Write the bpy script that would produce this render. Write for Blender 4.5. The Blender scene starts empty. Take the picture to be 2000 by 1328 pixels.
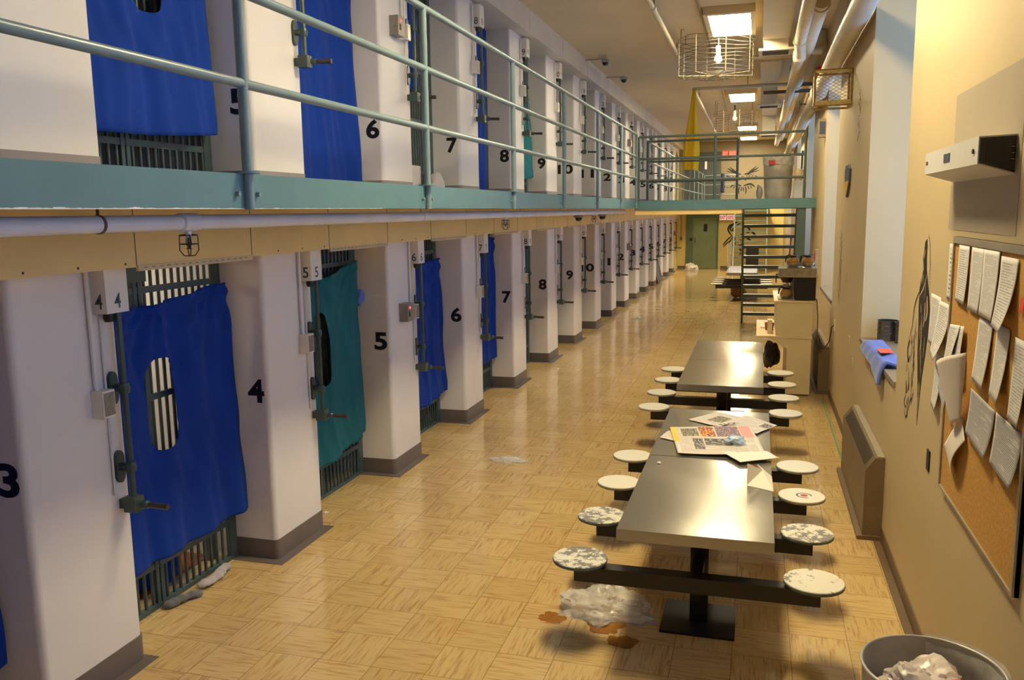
import bpy, bmesh, math, random
from mathutils import Vector, Matrix, noise
random.seed(7)
PI = math.pi
SC = bpy.context.scene
COL = SC.collection

# ------------------------------------------------------------------ materials
def lin(c):
    out = []
    for v in c:
        v = v / 255.0
        out.append(v / 12.92 if v <= 0.04045 else ((v + 0.055) / 1.055) ** 2.4)
    return (out[0], out[1], out[2], 1.0)

class NT:
    """small helper around a material's node tree"""
    def __init__(self, name):
        self.m = bpy.data.materials.new(name)
        self.m.use_nodes = True
        self.t = self.m.node_tree
        self.b = self.t.nodes['Principled BSDF']
    def n(self, kind, **kw):
        nd = self.t.nodes.new(kind)
        for k, v in kw.items():
            setattr(nd, k, v)
        return nd
    def l(self, a, b):
        self.t.links.new(a, b)
    def setin(self, sock, v):
        if hasattr(v, 'is_output') or isinstance(v, bpy.types.NodeSocket):
            self.l(v, sock)
        else:
            sock.default_value = v
    def math(self, op, a, b=None, c=None):
        nd = self.n('ShaderNodeMath', operation=op)
        self.setin(nd.inputs[0], a)
        if b is not None: self.setin(nd.inputs[1], b)
        if c is not None: self.setin(nd.inputs[2], c)
        return nd.outputs[0]
    def mix(self, fac, a, b):
        nd = self.n('ShaderNodeMix', data_type='RGBA')
        self.setin(nd.inputs[0], fac)
        self.setin(nd.inputs[6], a)
        self.setin(nd.inputs[7], b)
        return nd.outputs[2]
    def coord(self, which='Object'):
        return self.n('ShaderNodeTexCoord').outputs[which]
    def mapped(self, vec, scale=(1, 1, 1), loc=(0, 0, 0)):
        nd = self.n('ShaderNodeMapping')
        self.l(vec, nd.inputs[0])
        nd.inputs['Scale'].default_value = scale
        nd.inputs['Location'].default_value = loc
        return nd.outputs[0]
    def noise(self, vec, scale=5.0, detail=3.0, rough=0.5):
        nd = self.n('ShaderNodeTexNoise')
        self.l(vec, nd.inputs['Vector'])
        nd.inputs['Scale'].default_value = scale
        nd.inputs['Detail'].default_value = detail
        nd.inputs['Roughness'].default_value = rough
        return nd.outputs['Fac']
    def step(self, v, lo, hi):
        nd = self.n('ShaderNodeMapRange', interpolation_type='SMOOTHSTEP')
        self.setin(nd.inputs['Value'], v)
        nd.inputs['From Min'].default_value = lo
        nd.inputs['From Max'].default_value = hi
        return nd.outputs['Result']
    def bump(self, h, strength=0.1, dist=0.01):
        nd = self.n('ShaderNodeBump')
        self.l(h, nd.inputs['Height'])
        nd.inputs['Strength'].default_value = strength
        nd.inputs['Distance'].default_value = dist
        self.l(nd.outputs[0], self.b.inputs['Normal'])

def paint(name, rgb, rough=0.5, metal=0.0, var=0.06, scale=4.0, bump=0.0, bscale=60.0, spec=0.5):
    k = NT(name)
    co = k.coord()
    a = lin(rgb)
    d = tuple(x * (1 - var) for x in a[:3]) + (1,)
    e = tuple(min(1, x * (1 + var)) for x in a[:3]) + (1,)
    f = k.step(k.noise(co, scale, 4), 0.3, 0.7)
    k.l(k.mix(f, d, e), k.b.inputs['Base Color'])
    k.b.inputs['Roughness'].default_value = rough
    k.b.inputs['Metallic'].default_value = metal
    k.b.inputs['Specular IOR Level'].default_value = spec
    if bump:
        k.bump(k.noise(co, bscale, 3), bump, 0.004)
    return k.m

def emit(name, rgb, strength):
    k = NT(name)
    k.b.inputs['Base Color'].default_value = lin(rgb)
    k.b.inputs['Emission Color'].default_value = lin(rgb)
    k.b.inputs['Emission Strength'].default_value = strength
    return k.m

def chipped(name, amount, white=(226, 222, 208), under=(126, 122, 122)):
    """white paint flaking off a grey disc"""
    k = NT(name)
    co = k.coord()
    n1 = k.noise(co, 13.0, 9, 0.74)
    f = k.step(n1, amount - 0.015, amount + 0.015)
    rim = k.step(n1, amount - 0.05, amount - 0.01)
    c = k.mix(f, lin(under), k.mix(rim, lin((90, 84, 78)), lin(white)))
    k.l(c, k.b.inputs['Base Color'])
    k.b.inputs['Roughness'].default_value = 0.45
    k.bump(f, 0.25, 0.002)
    return k.m

def floor_material():
    k = NT('vinyl_tile')
    co = k.coord()
    sp = k.n('ShaderNodeSeparateXYZ')
    k.l(co, sp.inputs[0])
    u = k.math('DIVIDE', k.math('ADD', sp.outputs[0], 0.078), 0.3025)
    v = k.math('DIVIDE', k.math('SUBTRACT', sp.outputs[1], 4.345), 0.305)
    fu, fv = k.math('FLOOR', u), k.math('FLOOR', v)
    chk = k.math('FLOORED_MODULO', k.math('ADD', fu, fv), 2.0)
    rnd = k.n('ShaderNodeTexWhiteNoise', noise_dimensions='2D')
    cb = k.n('ShaderNodeCombineXYZ')
    k.l(fu, cb.inputs[0]); k.l(fv, cb.inputs[1])
    k.l(cb.outputs[0], rnd.inputs['Vector'])
    off = k.n('ShaderNodeVectorMath', operation='SCALE')
    k.l(rnd.outputs['Color'], off.inputs[0]); off.inputs['Scale'].default_value = 37.0
    add = k.n('ShaderNodeVectorMath', operation='ADD')
    k.l(co, add.inputs[0]); k.l(off.outputs[0], add.inputs[1])
    na = k.noise(k.mapped(add.outputs[0], (5, 70, 1)), 1.0, 4, 0.65)
    nb = k.noise(k.mapped(add.outputs[0], (70, 5, 1)), 1.0, 4, 0.65)
    mx = k.n('ShaderNodeMix', data_type='FLOAT')
    k.l(chk, mx.inputs[0]); k.l(na, mx.inputs[2]); k.l(nb, mx.inputs[3])
    f = k.step(mx.outputs[0], 0.46, 0.70)
    base = k.mix(rnd.outputs['Value'], lin((200, 170, 114)), lin((212, 183, 128)))
    c = k.mix(k.math('MULTIPLY', f, 0.75), base, lin((166, 120, 74)))
    ju = k.math('ABSOLUTE', k.math('SUBTRACT', k.math('FRACT', u), 0.5))
    jv = k.math('ABSOLUTE', k.math('SUBTRACT', k.math('FRACT', v), 0.5))
    j = k.step(k.math('MAXIMUM', ju, jv), 0.490, 0.498)
    c = k.mix(k.math('MULTIPLY', j, 0.7), c, lin((110, 78, 40)))
    worn = k.step(k.noise(co, 1.3, 5, 0.6), 0.45, 0.8)
    c = k.mix(k.math('MULTIPLY', worn, 0.25), c, lin((176, 152, 104)))
    k.l(c, k.b.inputs['Base Color'])
    r = k.math('ADD', k.math('MULTIPLY', k.noise(co, 3.0, 4), 0.09), 0.06)
    k.l(r, k.b.inputs['Roughness'])
    k.bump(k.noise(co, 12.0, 2), 0.03, 0.01)
    return k.m

def steel_material(name, rgb=(178, 174, 166), rough=0.225):
    k = NT(name)
    co = k.coord()
    n1 = k.noise(k.mapped(co, (160, 3, 3)), 1.0, 3)
    n2 = k.noise(co, 2.5, 4)
    k.l(k.mix(n2, lin(tuple(x * 0.9 for x in rgb)), lin(tuple(min(255, x * 1.06) for x in rgb))), k.b.inputs['Base Color'])
    k.b.inputs['Metallic'].default_value = 0.8
    r = k.math('ADD', k.math('ADD', k.math('MULTIPLY', n1, 0.05), k.math('MULTIPLY', n2, 0.10)), rough - 0.13)
    k.l(r, k.b.inputs['Roughness'])
    return k.m

def printed_paper(name, lines, thresh=0.42, ink=(168, 164, 162), paper=(226, 222, 216), margin=0.1, xs=60.0):
    """sheet with rows of small illegible type, in the sheet's own uv"""
    k = NT(name)
    uv = k.coord('UV')
    sp = k.n('ShaderNodeSeparateXYZ')
    k.l(uv, sp.inputs[0])
    u, v = sp.outputs[0], sp.outputs[1]
    row = k.math('MULTIPLY', v, float(lines))
    fr = k.math('FRACT', row)
    fl = k.math('FLOOR', row)
    inrow = k.math('MULTIPLY', k.math('GREATER_THAN', fr, 0.40), k.math('LESS_THAN', fr, 0.80))
    cb = k.n('ShaderNodeCombineXYZ')
    k.l(k.math('MULTIPLY', u, xs), cb.inputs[0]); k.l(k.math('MULTIPLY', fl, 7.31), cb.inputs[1])
    word = k.step(k.noise(cb.outputs[0], 1.0, 1), thresh - 0.03, thresh + 0.03)
    cb2 = k.n('ShaderNodeCombineXYZ')
    k.l(k.math('MULTIPLY', u, 2.0), cb2.inputs[0]); k.l(k.math('MULTIPLY', fl, 0.35), cb2.inputs[1])
    para = k.step(k.noise(cb2.outputs[0], 1.0, 2), 0.36, 0.42)
    mu = k.math('MULTIPLY', k.math('GREATER_THAN', u, margin), k.math('LESS_THAN', u, 1 - margin))
    mv = k.math('MULTIPLY', k.math('GREATER_THAN', v, margin * 0.7), k.math('LESS_THAN', v, 1 - margin * 0.7))
    f = k.math('MULTIPLY', k.math('MULTIPLY', k.math('MULTIPLY', inrow, word), para), k.math('MULTIPLY', mu, mv))
    k.l(k.mix(f, lin(paper), lin(ink)), k.b.inputs['Base Color'])
    k.b.inputs['Roughness'].default_value = 0.7
    return k.m

def plastic_film(name, rgb, alpha, rough=0.25):
    k = NT(name)
    k.b.inputs['Base Color'].default_value = lin(rgb)
    k.b.inputs['Roughness'].default_value = rough
    n1 = k.noise(k.coord(), 14.0, 4)
    k.l(k.math('ADD', k.math('MULTIPLY', n1, 0.5), alpha - 0.25), k.b.inputs['Alpha'])
    return k.m

def cloth_material(name, rgb, sheen=0.3):
    k = NT(name)
    co = k.coord()
    n1 = k.noise(co, 3.0, 4)
    a = lin(rgb)
    k.l(k.mix(n1, tuple(x * 0.85 for x in a[:3]) + (1,), tuple(min(1, x * 1.15) for x in a[:3]) + (1,)), k.b.inputs['Base Color'])
    k.b.inputs['Roughness'].default_value = 0.9
    k.b.inputs['Sheen Weight'].default_value = sheen
    k.b.inputs['Specular IOR Level'].default_value = 0.2
    k.bump(k.noise(co, 400.0, 2), 0.15, 0.001)
    return k.m

def colour_print(name, cols, scale):
    """blotchy printed picture"""
    k = NT(name)
    vo = k.n('ShaderNodeTexVoronoi')
    k.l(k.coord('UV'), vo.inputs['Vector'])
    vo.inputs['Scale'].default_value = scale
    rp = k.n('ShaderNodeValToRGB')
    sp = k.n('ShaderNodeSeparateColor')
    k.l(vo.outputs['Color'], sp.inputs[0])
    k.l(sp.outputs[0], rp.inputs[0])
    rp.color_ramp.interpolation = 'CONSTANT'
    els = rp.color_ramp.elements
    while len(els) < len(cols):
        els.new(0.5)
    for i, c in enumerate(cols):
        els[i].position = i / len(cols)
        els[i].color = lin(c)
    k.l(rp.outputs[0], k.b.inputs['Base Color'])
    k.b.inputs['Roughness'].default_value = 0.6
    return k.m

M = {}
M['pillar'] = paint('pillar_paint', (226, 221, 219), 0.42, var=0.03, scale=1.5, bump=0.12, bscale=25)
M['base'] = paint('cove_base', (104, 95, 92), 0.4, var=0.06)
M['greyband'] = paint('grey_floor_paint', (140, 134, 136), 0.55)
M['bulk'] = paint('ochre_bulkhead_paint', (244, 212, 136), 0.45, var=0.05, scale=2, bump=0.05)
M['bulkwhite'] = paint('white_bulkhead_paint', (222, 214, 198), 0.5, var=0.04, scale=2)
M['seam'] = paint('dark_seam', (74, 58, 36), 0.7)
M['lip'] = paint('vent_lip_paint', (212, 190, 150), 0.5)
M['cream'] = paint('cream_wall_paint', (206, 184, 140), 0.5, var=0.03, scale=1.2, bump=0.06, bscale=30)
M['yellowwall'] = paint('yellow_wall_paint', (232, 214, 146), 0.5, var=0.03, scale=1.2)
M['taupewall'] = paint('taupe_wall_paint', (140, 126, 104), 0.5, var=0.04)
M['patch'] = paint('grey_primer_patch', (176, 162, 138), 0.55, var=0.03)
M['ceiling'] = paint('ceiling_paint', (218, 200, 164), 0.6, var=0.03, scale=1.5)
M['duct'] = paint('duct_paint', (222, 210, 182), 0.5, var=0.03)
M['basebrown'] = paint('brown_cove_base', (112, 90, 66), 0.45, var=0.06)
M['fascia'] = paint('blue_green_fascia', (88, 126, 134), 0.4, var=0.05, scale=6, bump=0.04)
M['rail'] = paint('grey_green_rail', (118, 140, 144), 0.32, var=0.04, scale=8)
M['darkrail'] = paint('dark_green_steel', (78, 94, 92), 0.38, var=0.06, scale=8)
M['lock'] = paint('green_lock_steel', (56, 76, 76), 0.34, var=0.1, scale=20)
M['bars'] = paint('gate_bar_paint', (66, 84, 84), 0.4, var=0.12, scale=15)
M['handle'] = paint('worn_black_grip', (52, 44, 40), 0.4, var=0.2, scale=40)
M['whitebox'] = paint('white_box_paint', (228, 224, 216), 0.4, var=0.03)
M['stencil'] = paint('grey_stencil_paint', (72, 80, 84), 0.6, var=0.1)
M['black'] = paint('black_lettering', (22, 21, 21), 0.5, var=0.1)
M['plate'] = paint('steel_faceplate', (150, 148, 146), 0.3, metal=0.7, var=0.15, scale=60)
M['reader'] = paint('grey_reader_box', (142, 136, 132), 0.4, metal=0.2)
M['redled'] = emit('red_led', (255, 60, 50), 6.0)
M['cell'] = paint('cell_wall_paint', (232, 226, 200), 0.6, var=0.03)
M['cellend'] = paint('shade_darkened_cell_paint', (110, 106, 98), 0.7, var=0.05)  # darkness of the unlit cells put into the wall colour
M['pipe'] = paint('white_pipe_paint', (226, 224, 228), 0.35, var=0.05, scale=5)
M['creampipe'] = paint('cream_pipe_paint', (218, 206, 180), 0.45, var=0.06, scale=5)
M['rust'] = paint('rusty_hanger', (92, 76, 62), 0.6, var=0.2, scale=30)
M['steel'] = steel_material('brushed_steel_top')
M['blacksteel'] = paint('black_frame_steel', (24, 23, 24), 0.35, var=0.25, scale=12)
M['seat_heavy'] = chipped('seat_paint_flaked', 0.50)
M['seat_mid'] = chipped('seat_paint_chipped', 0.42)
M['seat_light'] = chipped('seat_paint_specked', 0.28)
M['seat_edge'] = paint('seat_edge_green', (96, 110, 104), 0.5, var=0.25, scale=20)
M['seat_edge_pale'] = paint('seat_edge_pale', (150, 142, 126), 0.5, var=0.2, scale=20)
M['rad'] = paint('taupe_radiator', (122, 102, 78), 0.42, var=0.05, scale=5)
M['radgrille'] = paint('radiator_slots', (44, 40, 36), 0.7)
M['cork'] = paint('cork_board', (200, 150, 72), 0.85, var=0.14, scale=70, bump=0.2, bscale=150)
M['alu'] = paint('grey_aluminium_frame', (172, 164, 148), 0.4, metal=0.4)
M['blue'] = cloth_material('royal_blue_cloth', (16, 56, 148), 0.03)
M['navy'] = cloth_material('navy_cloth', (38, 46, 78))
M['teal'] = cloth_material('teal_cloth', (34, 100, 112), 0.0)
M['greencloth'] = cloth_material('green_cloth', (60, 140, 110))
M['greycloth'] = cloth_material('grey_cloth', (104, 104, 104))
M['palecloth'] = cloth_material('pale_cloth', (180, 172, 172))
M['towel'] = cloth_material('periwinkle_cloth', (92, 110, 186))
M['yellowcloth'] = cloth_material('yellow_cloth', (240, 200, 24), 0.6)
M['whitecloth'] = cloth_material('white_cloth', (214, 208, 206))
M['galv'] = paint('galvanised_metal', (176, 172, 164), 0.42, metal=0.2, var=0.15, scale=6)
M['film'] = plastic_film('cloudy_plastic_film', (246, 242, 236), 0.42, 0.12)
M['film_thin'] = plastic_film('thin_plastic_film', (230, 228, 226), 0.40)
M['film_dense'] = plastic_film('dense_plastic_bag', (214, 200, 188), 0.92, 0.3)
M['bluefilm'] = plastic_film('blue_plastic_film', (190, 212, 232), 0.65)
M['darkplastic'] = paint('black_plastic', (26, 25, 26), 0.35)
M['paper'] = paint('plain_paper', (232, 222, 208), 0.7, var=0.02)
M['type_fine'] = printed_paper('paper_fine_type', 46)
M['type_mid'] = printed_paper('paper_mid_type', 26, xs=40)
M['type_sparse'] = printed_paper('paper_sparse_type', 13, 0.5, (64, 62, 62), xs=16, margin=0.16)
M['calendar'] = printed_paper('calendar_sheet', 30, 0.36, (110, 110, 114), (196, 192, 190), 0.04, 90)
M['newsprint'] = printed_paper('newsprint_type', 60, 0.40, (140, 130, 122), (224, 212, 194), 0.05, 120)
M['photo_warm'] = colour_print('warm_news_photo', [(60, 62, 50), (120, 110, 80), (176, 140, 90), (70, 90, 84), (150, 160, 140), (96, 70, 50)], 14)
M['photo_grey'] = colour_print('grey_news_photo', [(70, 66, 62), (86, 80, 74), (100, 94, 88), (160, 150, 140)], 9)
M['photo_purple'] = colour_print('purple_advert', [(92, 82, 110), (120, 100, 120), (150, 90, 90), (78, 80, 120), (190, 160, 100)], 22)
M['photo_red'] = colour_print('red_advert', [(196, 60, 44), (220, 180, 50), (80, 78, 70), (190, 90, 60)], 9)
M['pinkprint'] = paint('pink_print', (226, 150, 140), 0.6)
M['yellowprint'] = paint('yellow_print', (232, 184, 60), 0.6)
M['orange'] = paint('orange_red_card', (232, 88, 50), 0.6)
M['wood'] = paint('reddish_wood', (140, 78, 44), 0.5, var=0.15, scale=12)
M['ivory'] = paint('ivory_laminate', (222, 206, 162), 0.45, var=0.03)
M['shelfwood'] = paint('pale_board', (232, 206, 168), 0.5, var=0.08, scale=10)
M['machine'] = paint('coffee_machine_steel', (170, 160, 140), 0.3, metal=0.8, var=0.15, scale=18)
M['brown'] = paint('brown_basket', (150, 92, 44), 0.7, var=0.2, scale=30)
M['tin'] = paint('tin_can_metal', (132, 128, 128), 0.22, metal=0.9, var=0.2, scale=8)
M['cagewire'] = paint('tarnished_mesh', (176, 150, 96), 0.4, metal=0.5, var=0.2, scale=20)
M['wire'] = paint('dull_wire', (50, 45, 38), 0.5, metal=0.1, var=0.2, scale=20)
M['wirebright'] = paint('pale_wire', (120, 104, 74), 0.45, metal=0.1)
M['red'] = paint('red_enamel', (196, 30, 34), 0.35)
M['door'] = paint('sage_door_paint', (128, 146, 112), 0.45, var=0.05, scale=3)
M['doorframe'] = paint('green_frame_paint', (98, 120, 104), 0.45, var=0.05)
M['darkdoor'] = paint('slate_door_paint', (74, 80, 82), 0.5)
M['window_frame'] = paint('white_window_frame', (206, 208, 218), 0.4)
M['signface'] = emit('sign_and_pane_glow', (250, 196, 178), 0.9)
M['signred'] = emit('exit_sign_red', (255, 40, 32), 1.0)
M['signdim'] = emit('exit_letter_dim', (255, 120, 100), 1.2)
M['signletter'] = paint('exit_letter_red', (206, 40, 36), 0.5)
M['domecap'] = paint('smoked_dome', (28, 26, 30), 0.08)
M['grey'] = paint('light_grey_plastic', (170, 168, 164), 0.4)
M['greentape'] = paint('green_tape', (108, 150, 104), 0.5, var=0.15)
M['stain'] = plastic_film('tan_spill', (178, 112, 30), 0.45, 0.15)
M['plaqueblue'] = paint('plaque_blue', (66, 74, 98), 0.4)
M['plaqueyellow'] = paint('plaque_yellow', (226, 180, 40), 0.4)
M['orangecloth'] = paint('orange_floor_paint', (150, 74, 28), 0.5, var=0.3, scale=15)
M['flake'] = paint('bare_flaked_paint', (236, 234, 230), 0.6)
M['label_red'] = paint('red_sticker', (196, 60, 56), 0.5)
M['floor'] = floor_material()
M['lamp'] = emit('lamp_diffuser', (255, 237, 190), 82.0)
M['celllamp'] = emit('added_lamp_diffuser', (255, 240, 214), 30.0)  # glow of the unseen lamp added in cell 4
def glass(name, rgb, rough=0.03):
    k = NT(name)
    k.b.inputs['Base Color'].default_value = lin(rgb)
    k.b.inputs['Roughness'].default_value = rough
    k.b.inputs['Transmission Weight'].default_value = 0.5
    k.b.inputs['IOR'].default_value = 1.12
    return k.m
M['pot_glass'] = glass('coffee_pot_glass', (206, 160, 96))
def pane(name):
    k = NT(name)
    mx = k.n('ShaderNodeMixShader')
    tr = k.n('ShaderNodeBsdfTransparent')
    gl = k.n('ShaderNodeBsdfGlossy')
    gl.inputs['Roughness'].default_value = 0.05
    mx.inputs[0].default_value = 0.06
    k.l(tr.outputs[0], mx.inputs[1]); k.l(gl.outputs[0], mx.inputs[2])
    k.l(mx.outputs[0], k.t.nodes['Material Output'].inputs['Surface'])
    return k.m
M['pane'] = pane('window_pane')

# ------------------------------------------------------------------ mesh builder
class MB:
    def __init__(s):
        s.bm = bmesh.new()
        s.uv = s.bm.loops.layers.uv.new('UVMap')
    def face(s, vs, m=0):
        try:
            f = s.bm.faces.new(vs)
            f.material_index = m
            return f
        except ValueError:
            return None
    def box(s, x0, x1, y0, y1, z0, z1, m=0):
        v = [s.bm.verts.new((x, y, z)) for z in (z0, z1) for y in (y0, y1) for x in (x0, x1)]
        for q in ((0, 2, 3, 1), (4, 5, 7, 6), (0, 1, 5, 4), (2, 6, 7, 3), (0, 4, 6, 2), (1, 3, 7, 5)):
            s.face([v[i] for i in q], m)
        return s
    def hexa(s, b, t, m=0):
        """b, t: four bottom and four top corners (ccw from above)"""
        vb = [s.bm.verts.new(p) for p in b]; vt = [s.bm.verts.new(p) for p in t]
        s.face(vb[::-1], m); s.face(vt, m)
        for i in range(4):
            j = (i + 1) % 4
            s.face([vb[i], vb[j], vt[j], vt[i]], m)
        return s
    def tube(s, pts, r, n=8, m=0, cap=True, closed=False):
        pts = [Vector(p) for p in pts]
        rs = r if isinstance(r, (list, tuple)) else [r] * len(pts)
        rings, N = [], len(pts)
        up = None
        for i, p in enumerate(pts):
            if closed: d = pts[(i + 1) % N] - pts[i - 1]
            elif i == 0: d = pts[1] - p
            elif i == N - 1: d = p - pts[i - 1]
            else: d = (pts[i + 1] - p).normalized() + (p - pts[i - 1]).normalized()
            d = d.normalized() if d.length > 1e-9 else Vector((0, 0, 1))
            if up is None:
                up = Vector((0, 0, 1)) if abs(d.z) < 0.9 else Vector((0, 1, 0))
            a = up - d * up.dot(d)
            a = a.normalized() if a.length > 1e-6 else d.orthogonal().normalized()
            up = a
            b = d.cross(a)
            k = 1.0
            if 0 < i < N - 1 and not closed:
                c = d.dot((pts[i + 1] - p).normalized())
                k = min(1.6, 1 / max(0.3, c))
            rings.append([s.bm.verts.new(p + (a * math.cos(2 * PI * j / n) + b * math.sin(2 * PI * j / n)) * rs[i] * k) for j in range(n)])
        for i in range(N if closed else N - 1):
            A, B = rings[i], rings[(i + 1) % N]
            for j in range(n):
                s.face([A[j], A[(j + 1) % n], B[(j + 1) % n], B[j]], m)
        if cap and not closed:
            s.face(rings[0][::-1], m); s.face(rings[-1], m)
        return s
    def lathe(s, prof, c=(0, 0, 0), n=24, m=0, axis='z', sq=1.0):
        """prof: (radius, height) pairs; m may be a list, one per band"""
        rings = []
        for r, h in prof:
            if r < 1e-6:
                rings.append([s._ax(c, 0, 0, h, axis)])
            else:
                rings.append([s._ax(c, r * math.cos(2 * PI * j / n), r * math.sin(2 * PI * j / n) * sq, h, axis) for j in range(n)])
        for i in range(len(rings) - 1):
            A, B = rings[i], rings[i + 1]
            mm = m[i] if isinstance(m, (list, tuple)) else m
            for j in range(n):
                k = (j + 1) % n
                if len(A) == 1 and len(B) == 1: continue
                if len(A) == 1: s.face([A[0], B[j], B[k]][::-1], mm)
                elif len(B) == 1: s.face([A[j], A[k], B[0]], mm)
                else: s.face([A[j], A[k], B[k], B[j]], mm)
        return s
    def _ax(s, c, a, b, h, axis):
        if axis == 'z': p = (c[0] + a, c[1] + b, c[2] + h)
        elif axis == 'x': p = (c[0] + h, c[1] + a, c[2] + b)
        else: p = (c[0] + b, c[1] + h, c[2] + a)
        return s.bm.verts.new(p)
    def prism(s, poly, fn, a0, a1, m=0):
        """extrude polygon [(u,v)] between a0 and a1 through fn(u, v, a) -> xyz"""
        A = [s.bm.verts.new(fn(u, v, a0)) for u, v in poly]
        B = [s.bm.verts.new(fn(u, v, a1)) for u, v in poly]
        s.face(A[::-1], m); s.face(B, m)
        for i in range(len(poly)):
            j = (i + 1) % len(poly)
            s.face([A[i], A[j], B[j], B[i]], m)
        return s
    def grid(s, fn, nu, nv, m=0, keep=None):
        V = {}
        def vert(i, j):
            if (i, j) not in V:
                V[(i, j)] = s.bm.verts.new(fn(i / nu, j / nv))
            return V[(i, j)]
        for i in range(nu):
            for j in range(nv):
                if keep and not keep((i + .5) / nu, (j + .5) / nv): continue
                f = s.face([vert(i, j), vert(i + 1, j), vert(i + 1, j + 1), vert(i, j + 1)], m)
                if f:
                    for lp, (a, b) in zip(f.loops, ((i, j), (i + 1, j), (i + 1, j + 1), (i, j + 1))):
                        lp[s.uv].uv = (a / nu, b / nv)
        return s
    def mesh(s, name, mats, smooth=35, bevel=0, recalc=True):
        if bevel:
            es = [e for e in s.bm.edges if len(e.link_faces) == 2 and e.calc_face_angle(0) > 0.6]
            bmesh.ops.bevel(s.bm, geom=es, offset=bevel, segments=2, affect='EDGES', profile=0.6, clamp_overlap=True)
        if recalc:
            bmesh.ops.recalc_face_normals(s.bm, faces=s.bm.faces)
        me = bpy.data.meshes.new(name)
        s.bm.to_mesh(me); s.bm.free()
        for m in (mats if isinstance(mats, (list, tuple)) else [mats]):
            me.materials.append(M[m])
        if smooth:
            for p in me.polygons: p.use_smooth = True
            me.set_sharp_from_angle(angle=math.radians(smooth))
        return me
    def build(s, name, mats, parent=None, loc=(0, 0, 0), rz=0.0, thick=0, **kw):
        o = bpy.data.objects.new(name, s.mesh(name, mats, **kw))
        COL.objects.link(o)
        o.location = loc
        o.rotation_euler = (0, 0, rz)
        if parent is not None: o.parent = parent
        if thick:
            md = o.modifiers.new('thickness', 'SOLIDIFY')
            md.thickness = thick; md.offset = 0
        return o

def tag(o, label, cat, group=None, kind=None):
    o['label'] = label
    o['category'] = cat
    if group: o['group'] = group
    if kind: o['kind'] = kind
    return o

def thing(name, label, cat, loc=(0, 0, 0), rz=0.0, group=None):
    o = bpy.data.objects.new(name, None)
    COL.objects.link(o)
    o.empty_display_size = 0.1
    o.location = loc
    o.rotation_euler = (0, 0, rz)
    return tag(o, label, cat, group)

def struct(o, label=None):
    o['kind'] = 'structure'
    if label: o['label'] = label
    return o

def dup(o, loc=None, label=None, parent=None, group=None):
    c = o.copy()
    COL.objects.link(c)
    if parent is not None: c.parent = parent
    if loc is not None: c.location = loc
    if label: c['label'] = label
    if group: c['group'] = group
    for ch in list(o.children):
        dup(ch, parent=c)
    return c

_txt = {}
def glyphs(s, bold=0.03):
    """flat outlines of a word, normalised to a unit box: (verts, faces)"""
    key = (s, bold)
    if key not in _txt:
        cu = bpy.data.curves.new('lettering', 'FONT')
        cu.body = s
        cu.size = 1.0
        cu.offset = bold
        cu.resolution_u = 4
        o = bpy.data.objects.new('lettering', cu)
        COL.objects.link(o)
        dg = bpy.context.evaluated_depsgraph_get()
        me = bpy.data.meshes.new_from_object(o.evaluated_get(dg))
        vs = [v.co.copy() for v in me.vertices]
        fs = [tuple(p.vertices) for p in me.polygons]
        x0, x1 = min(v.x for v in vs), max(v.x for v in vs)
        y0, y1 = min(v.y for v in vs), max(v.y for v in vs)
        _txt[key] = ([((v.x - x0) / (x1 - x0) - .5, (v.y - y0) / (y1 - y0) - .5) for v in vs], fs, (x1 - x0) / (y1 - y0))
        bpy.data.objects.remove(o); bpy.data.meshes.remove(me); bpy.data.curves.remove(cu)
    return _txt[key]

def letters(mb, s, w, h, fn, m=0, bold=0.03):
    """word s as flat lettering, w x h, placed through fn(a, b) -> xyz"""
    vs, fs, asp = glyphs(s, bold)
    if w is None: w = h * asp
    V = [mb.bm.verts.new(fn(a * w, b * h)) for a, b in vs]
    for f in fs: mb.face([V[i] for i in f], m)
    return mb

def crumple(c, size, seed, sub=3, amp=0.35, flat=0.0):
    mb = MB()
    bmesh.ops.create_icosphere(mb.bm, subdivisions=sub, radius=1.0)
    for v in mb.bm.verts:
        d = v.co.normalized()
        n = noise.noise(d * 1.7 + Vector((seed, 0, 0))) + 0.6 * abs(noise.noise(d * 4.2 + Vector((0, seed, 0)))) + 0.35 * abs(noise.noise(d * 9.0 + Vector((0, 0, seed))))
        k = 1 + amp * n
        p = Vector((d.x * size[0] * k, d.y * size[1] * k, d.z * size[2] * k))
        if flat and p.z < 0: p.z *= flat
        v.co = p + Vector(c)
    return mb

# ------------------------------------------------------------------ camera
cam = bpy.data.cameras.new('camera')
co = bpy.data.objects.new('camera', cam)
COL.objects.link(co)
yaw, pitch, roll = 0.285247, 0.1510666, -0.0143595
cy, sy, cp, sp = math.cos(yaw), math.sin(yaw), math.cos(pitch), math.sin(pitch)
F = Vector((-sy * cp, cy * cp, -sp)); Rt = Vector((cy, sy, 0)); U = Rt.cross(F)
R2 = Rt * math.cos(roll) + U * math.sin(roll); U2 = U * math.cos(roll) - Rt * math.sin(roll)
mw = Matrix(((R2.x, U2.x, -F.x, 0), (R2.y, U2.y, -F.y, 0), (R2.z, U2.z, -F.z, 2.35), (0, 0, 0, 1)))
co.matrix_world = mw
cam.sensor_fit = 'HORIZONTAL'
cam.sensor_width = 36.0
cam.lens = 1645.21 / 2000 * 36
cam.clip_start = 0.05
cam.clip_end = 200
SC.camera = co

# ------------------------------------------------------------------ layout constants (metres)
XP = -3.12           # front plane of the cell pillars
XG = -3.45           # plane of the gate bars
XW = 0.895           # right wall
PITCH = 1.966
def edge(i): return 3.51 + PITCH * (i - 3)     # far front corner of pillar i
PW = 0.64
ZU = 2.5             # upper tier floor
YEND = 34.5
YBACK = -4.0
LAST = 18

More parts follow.
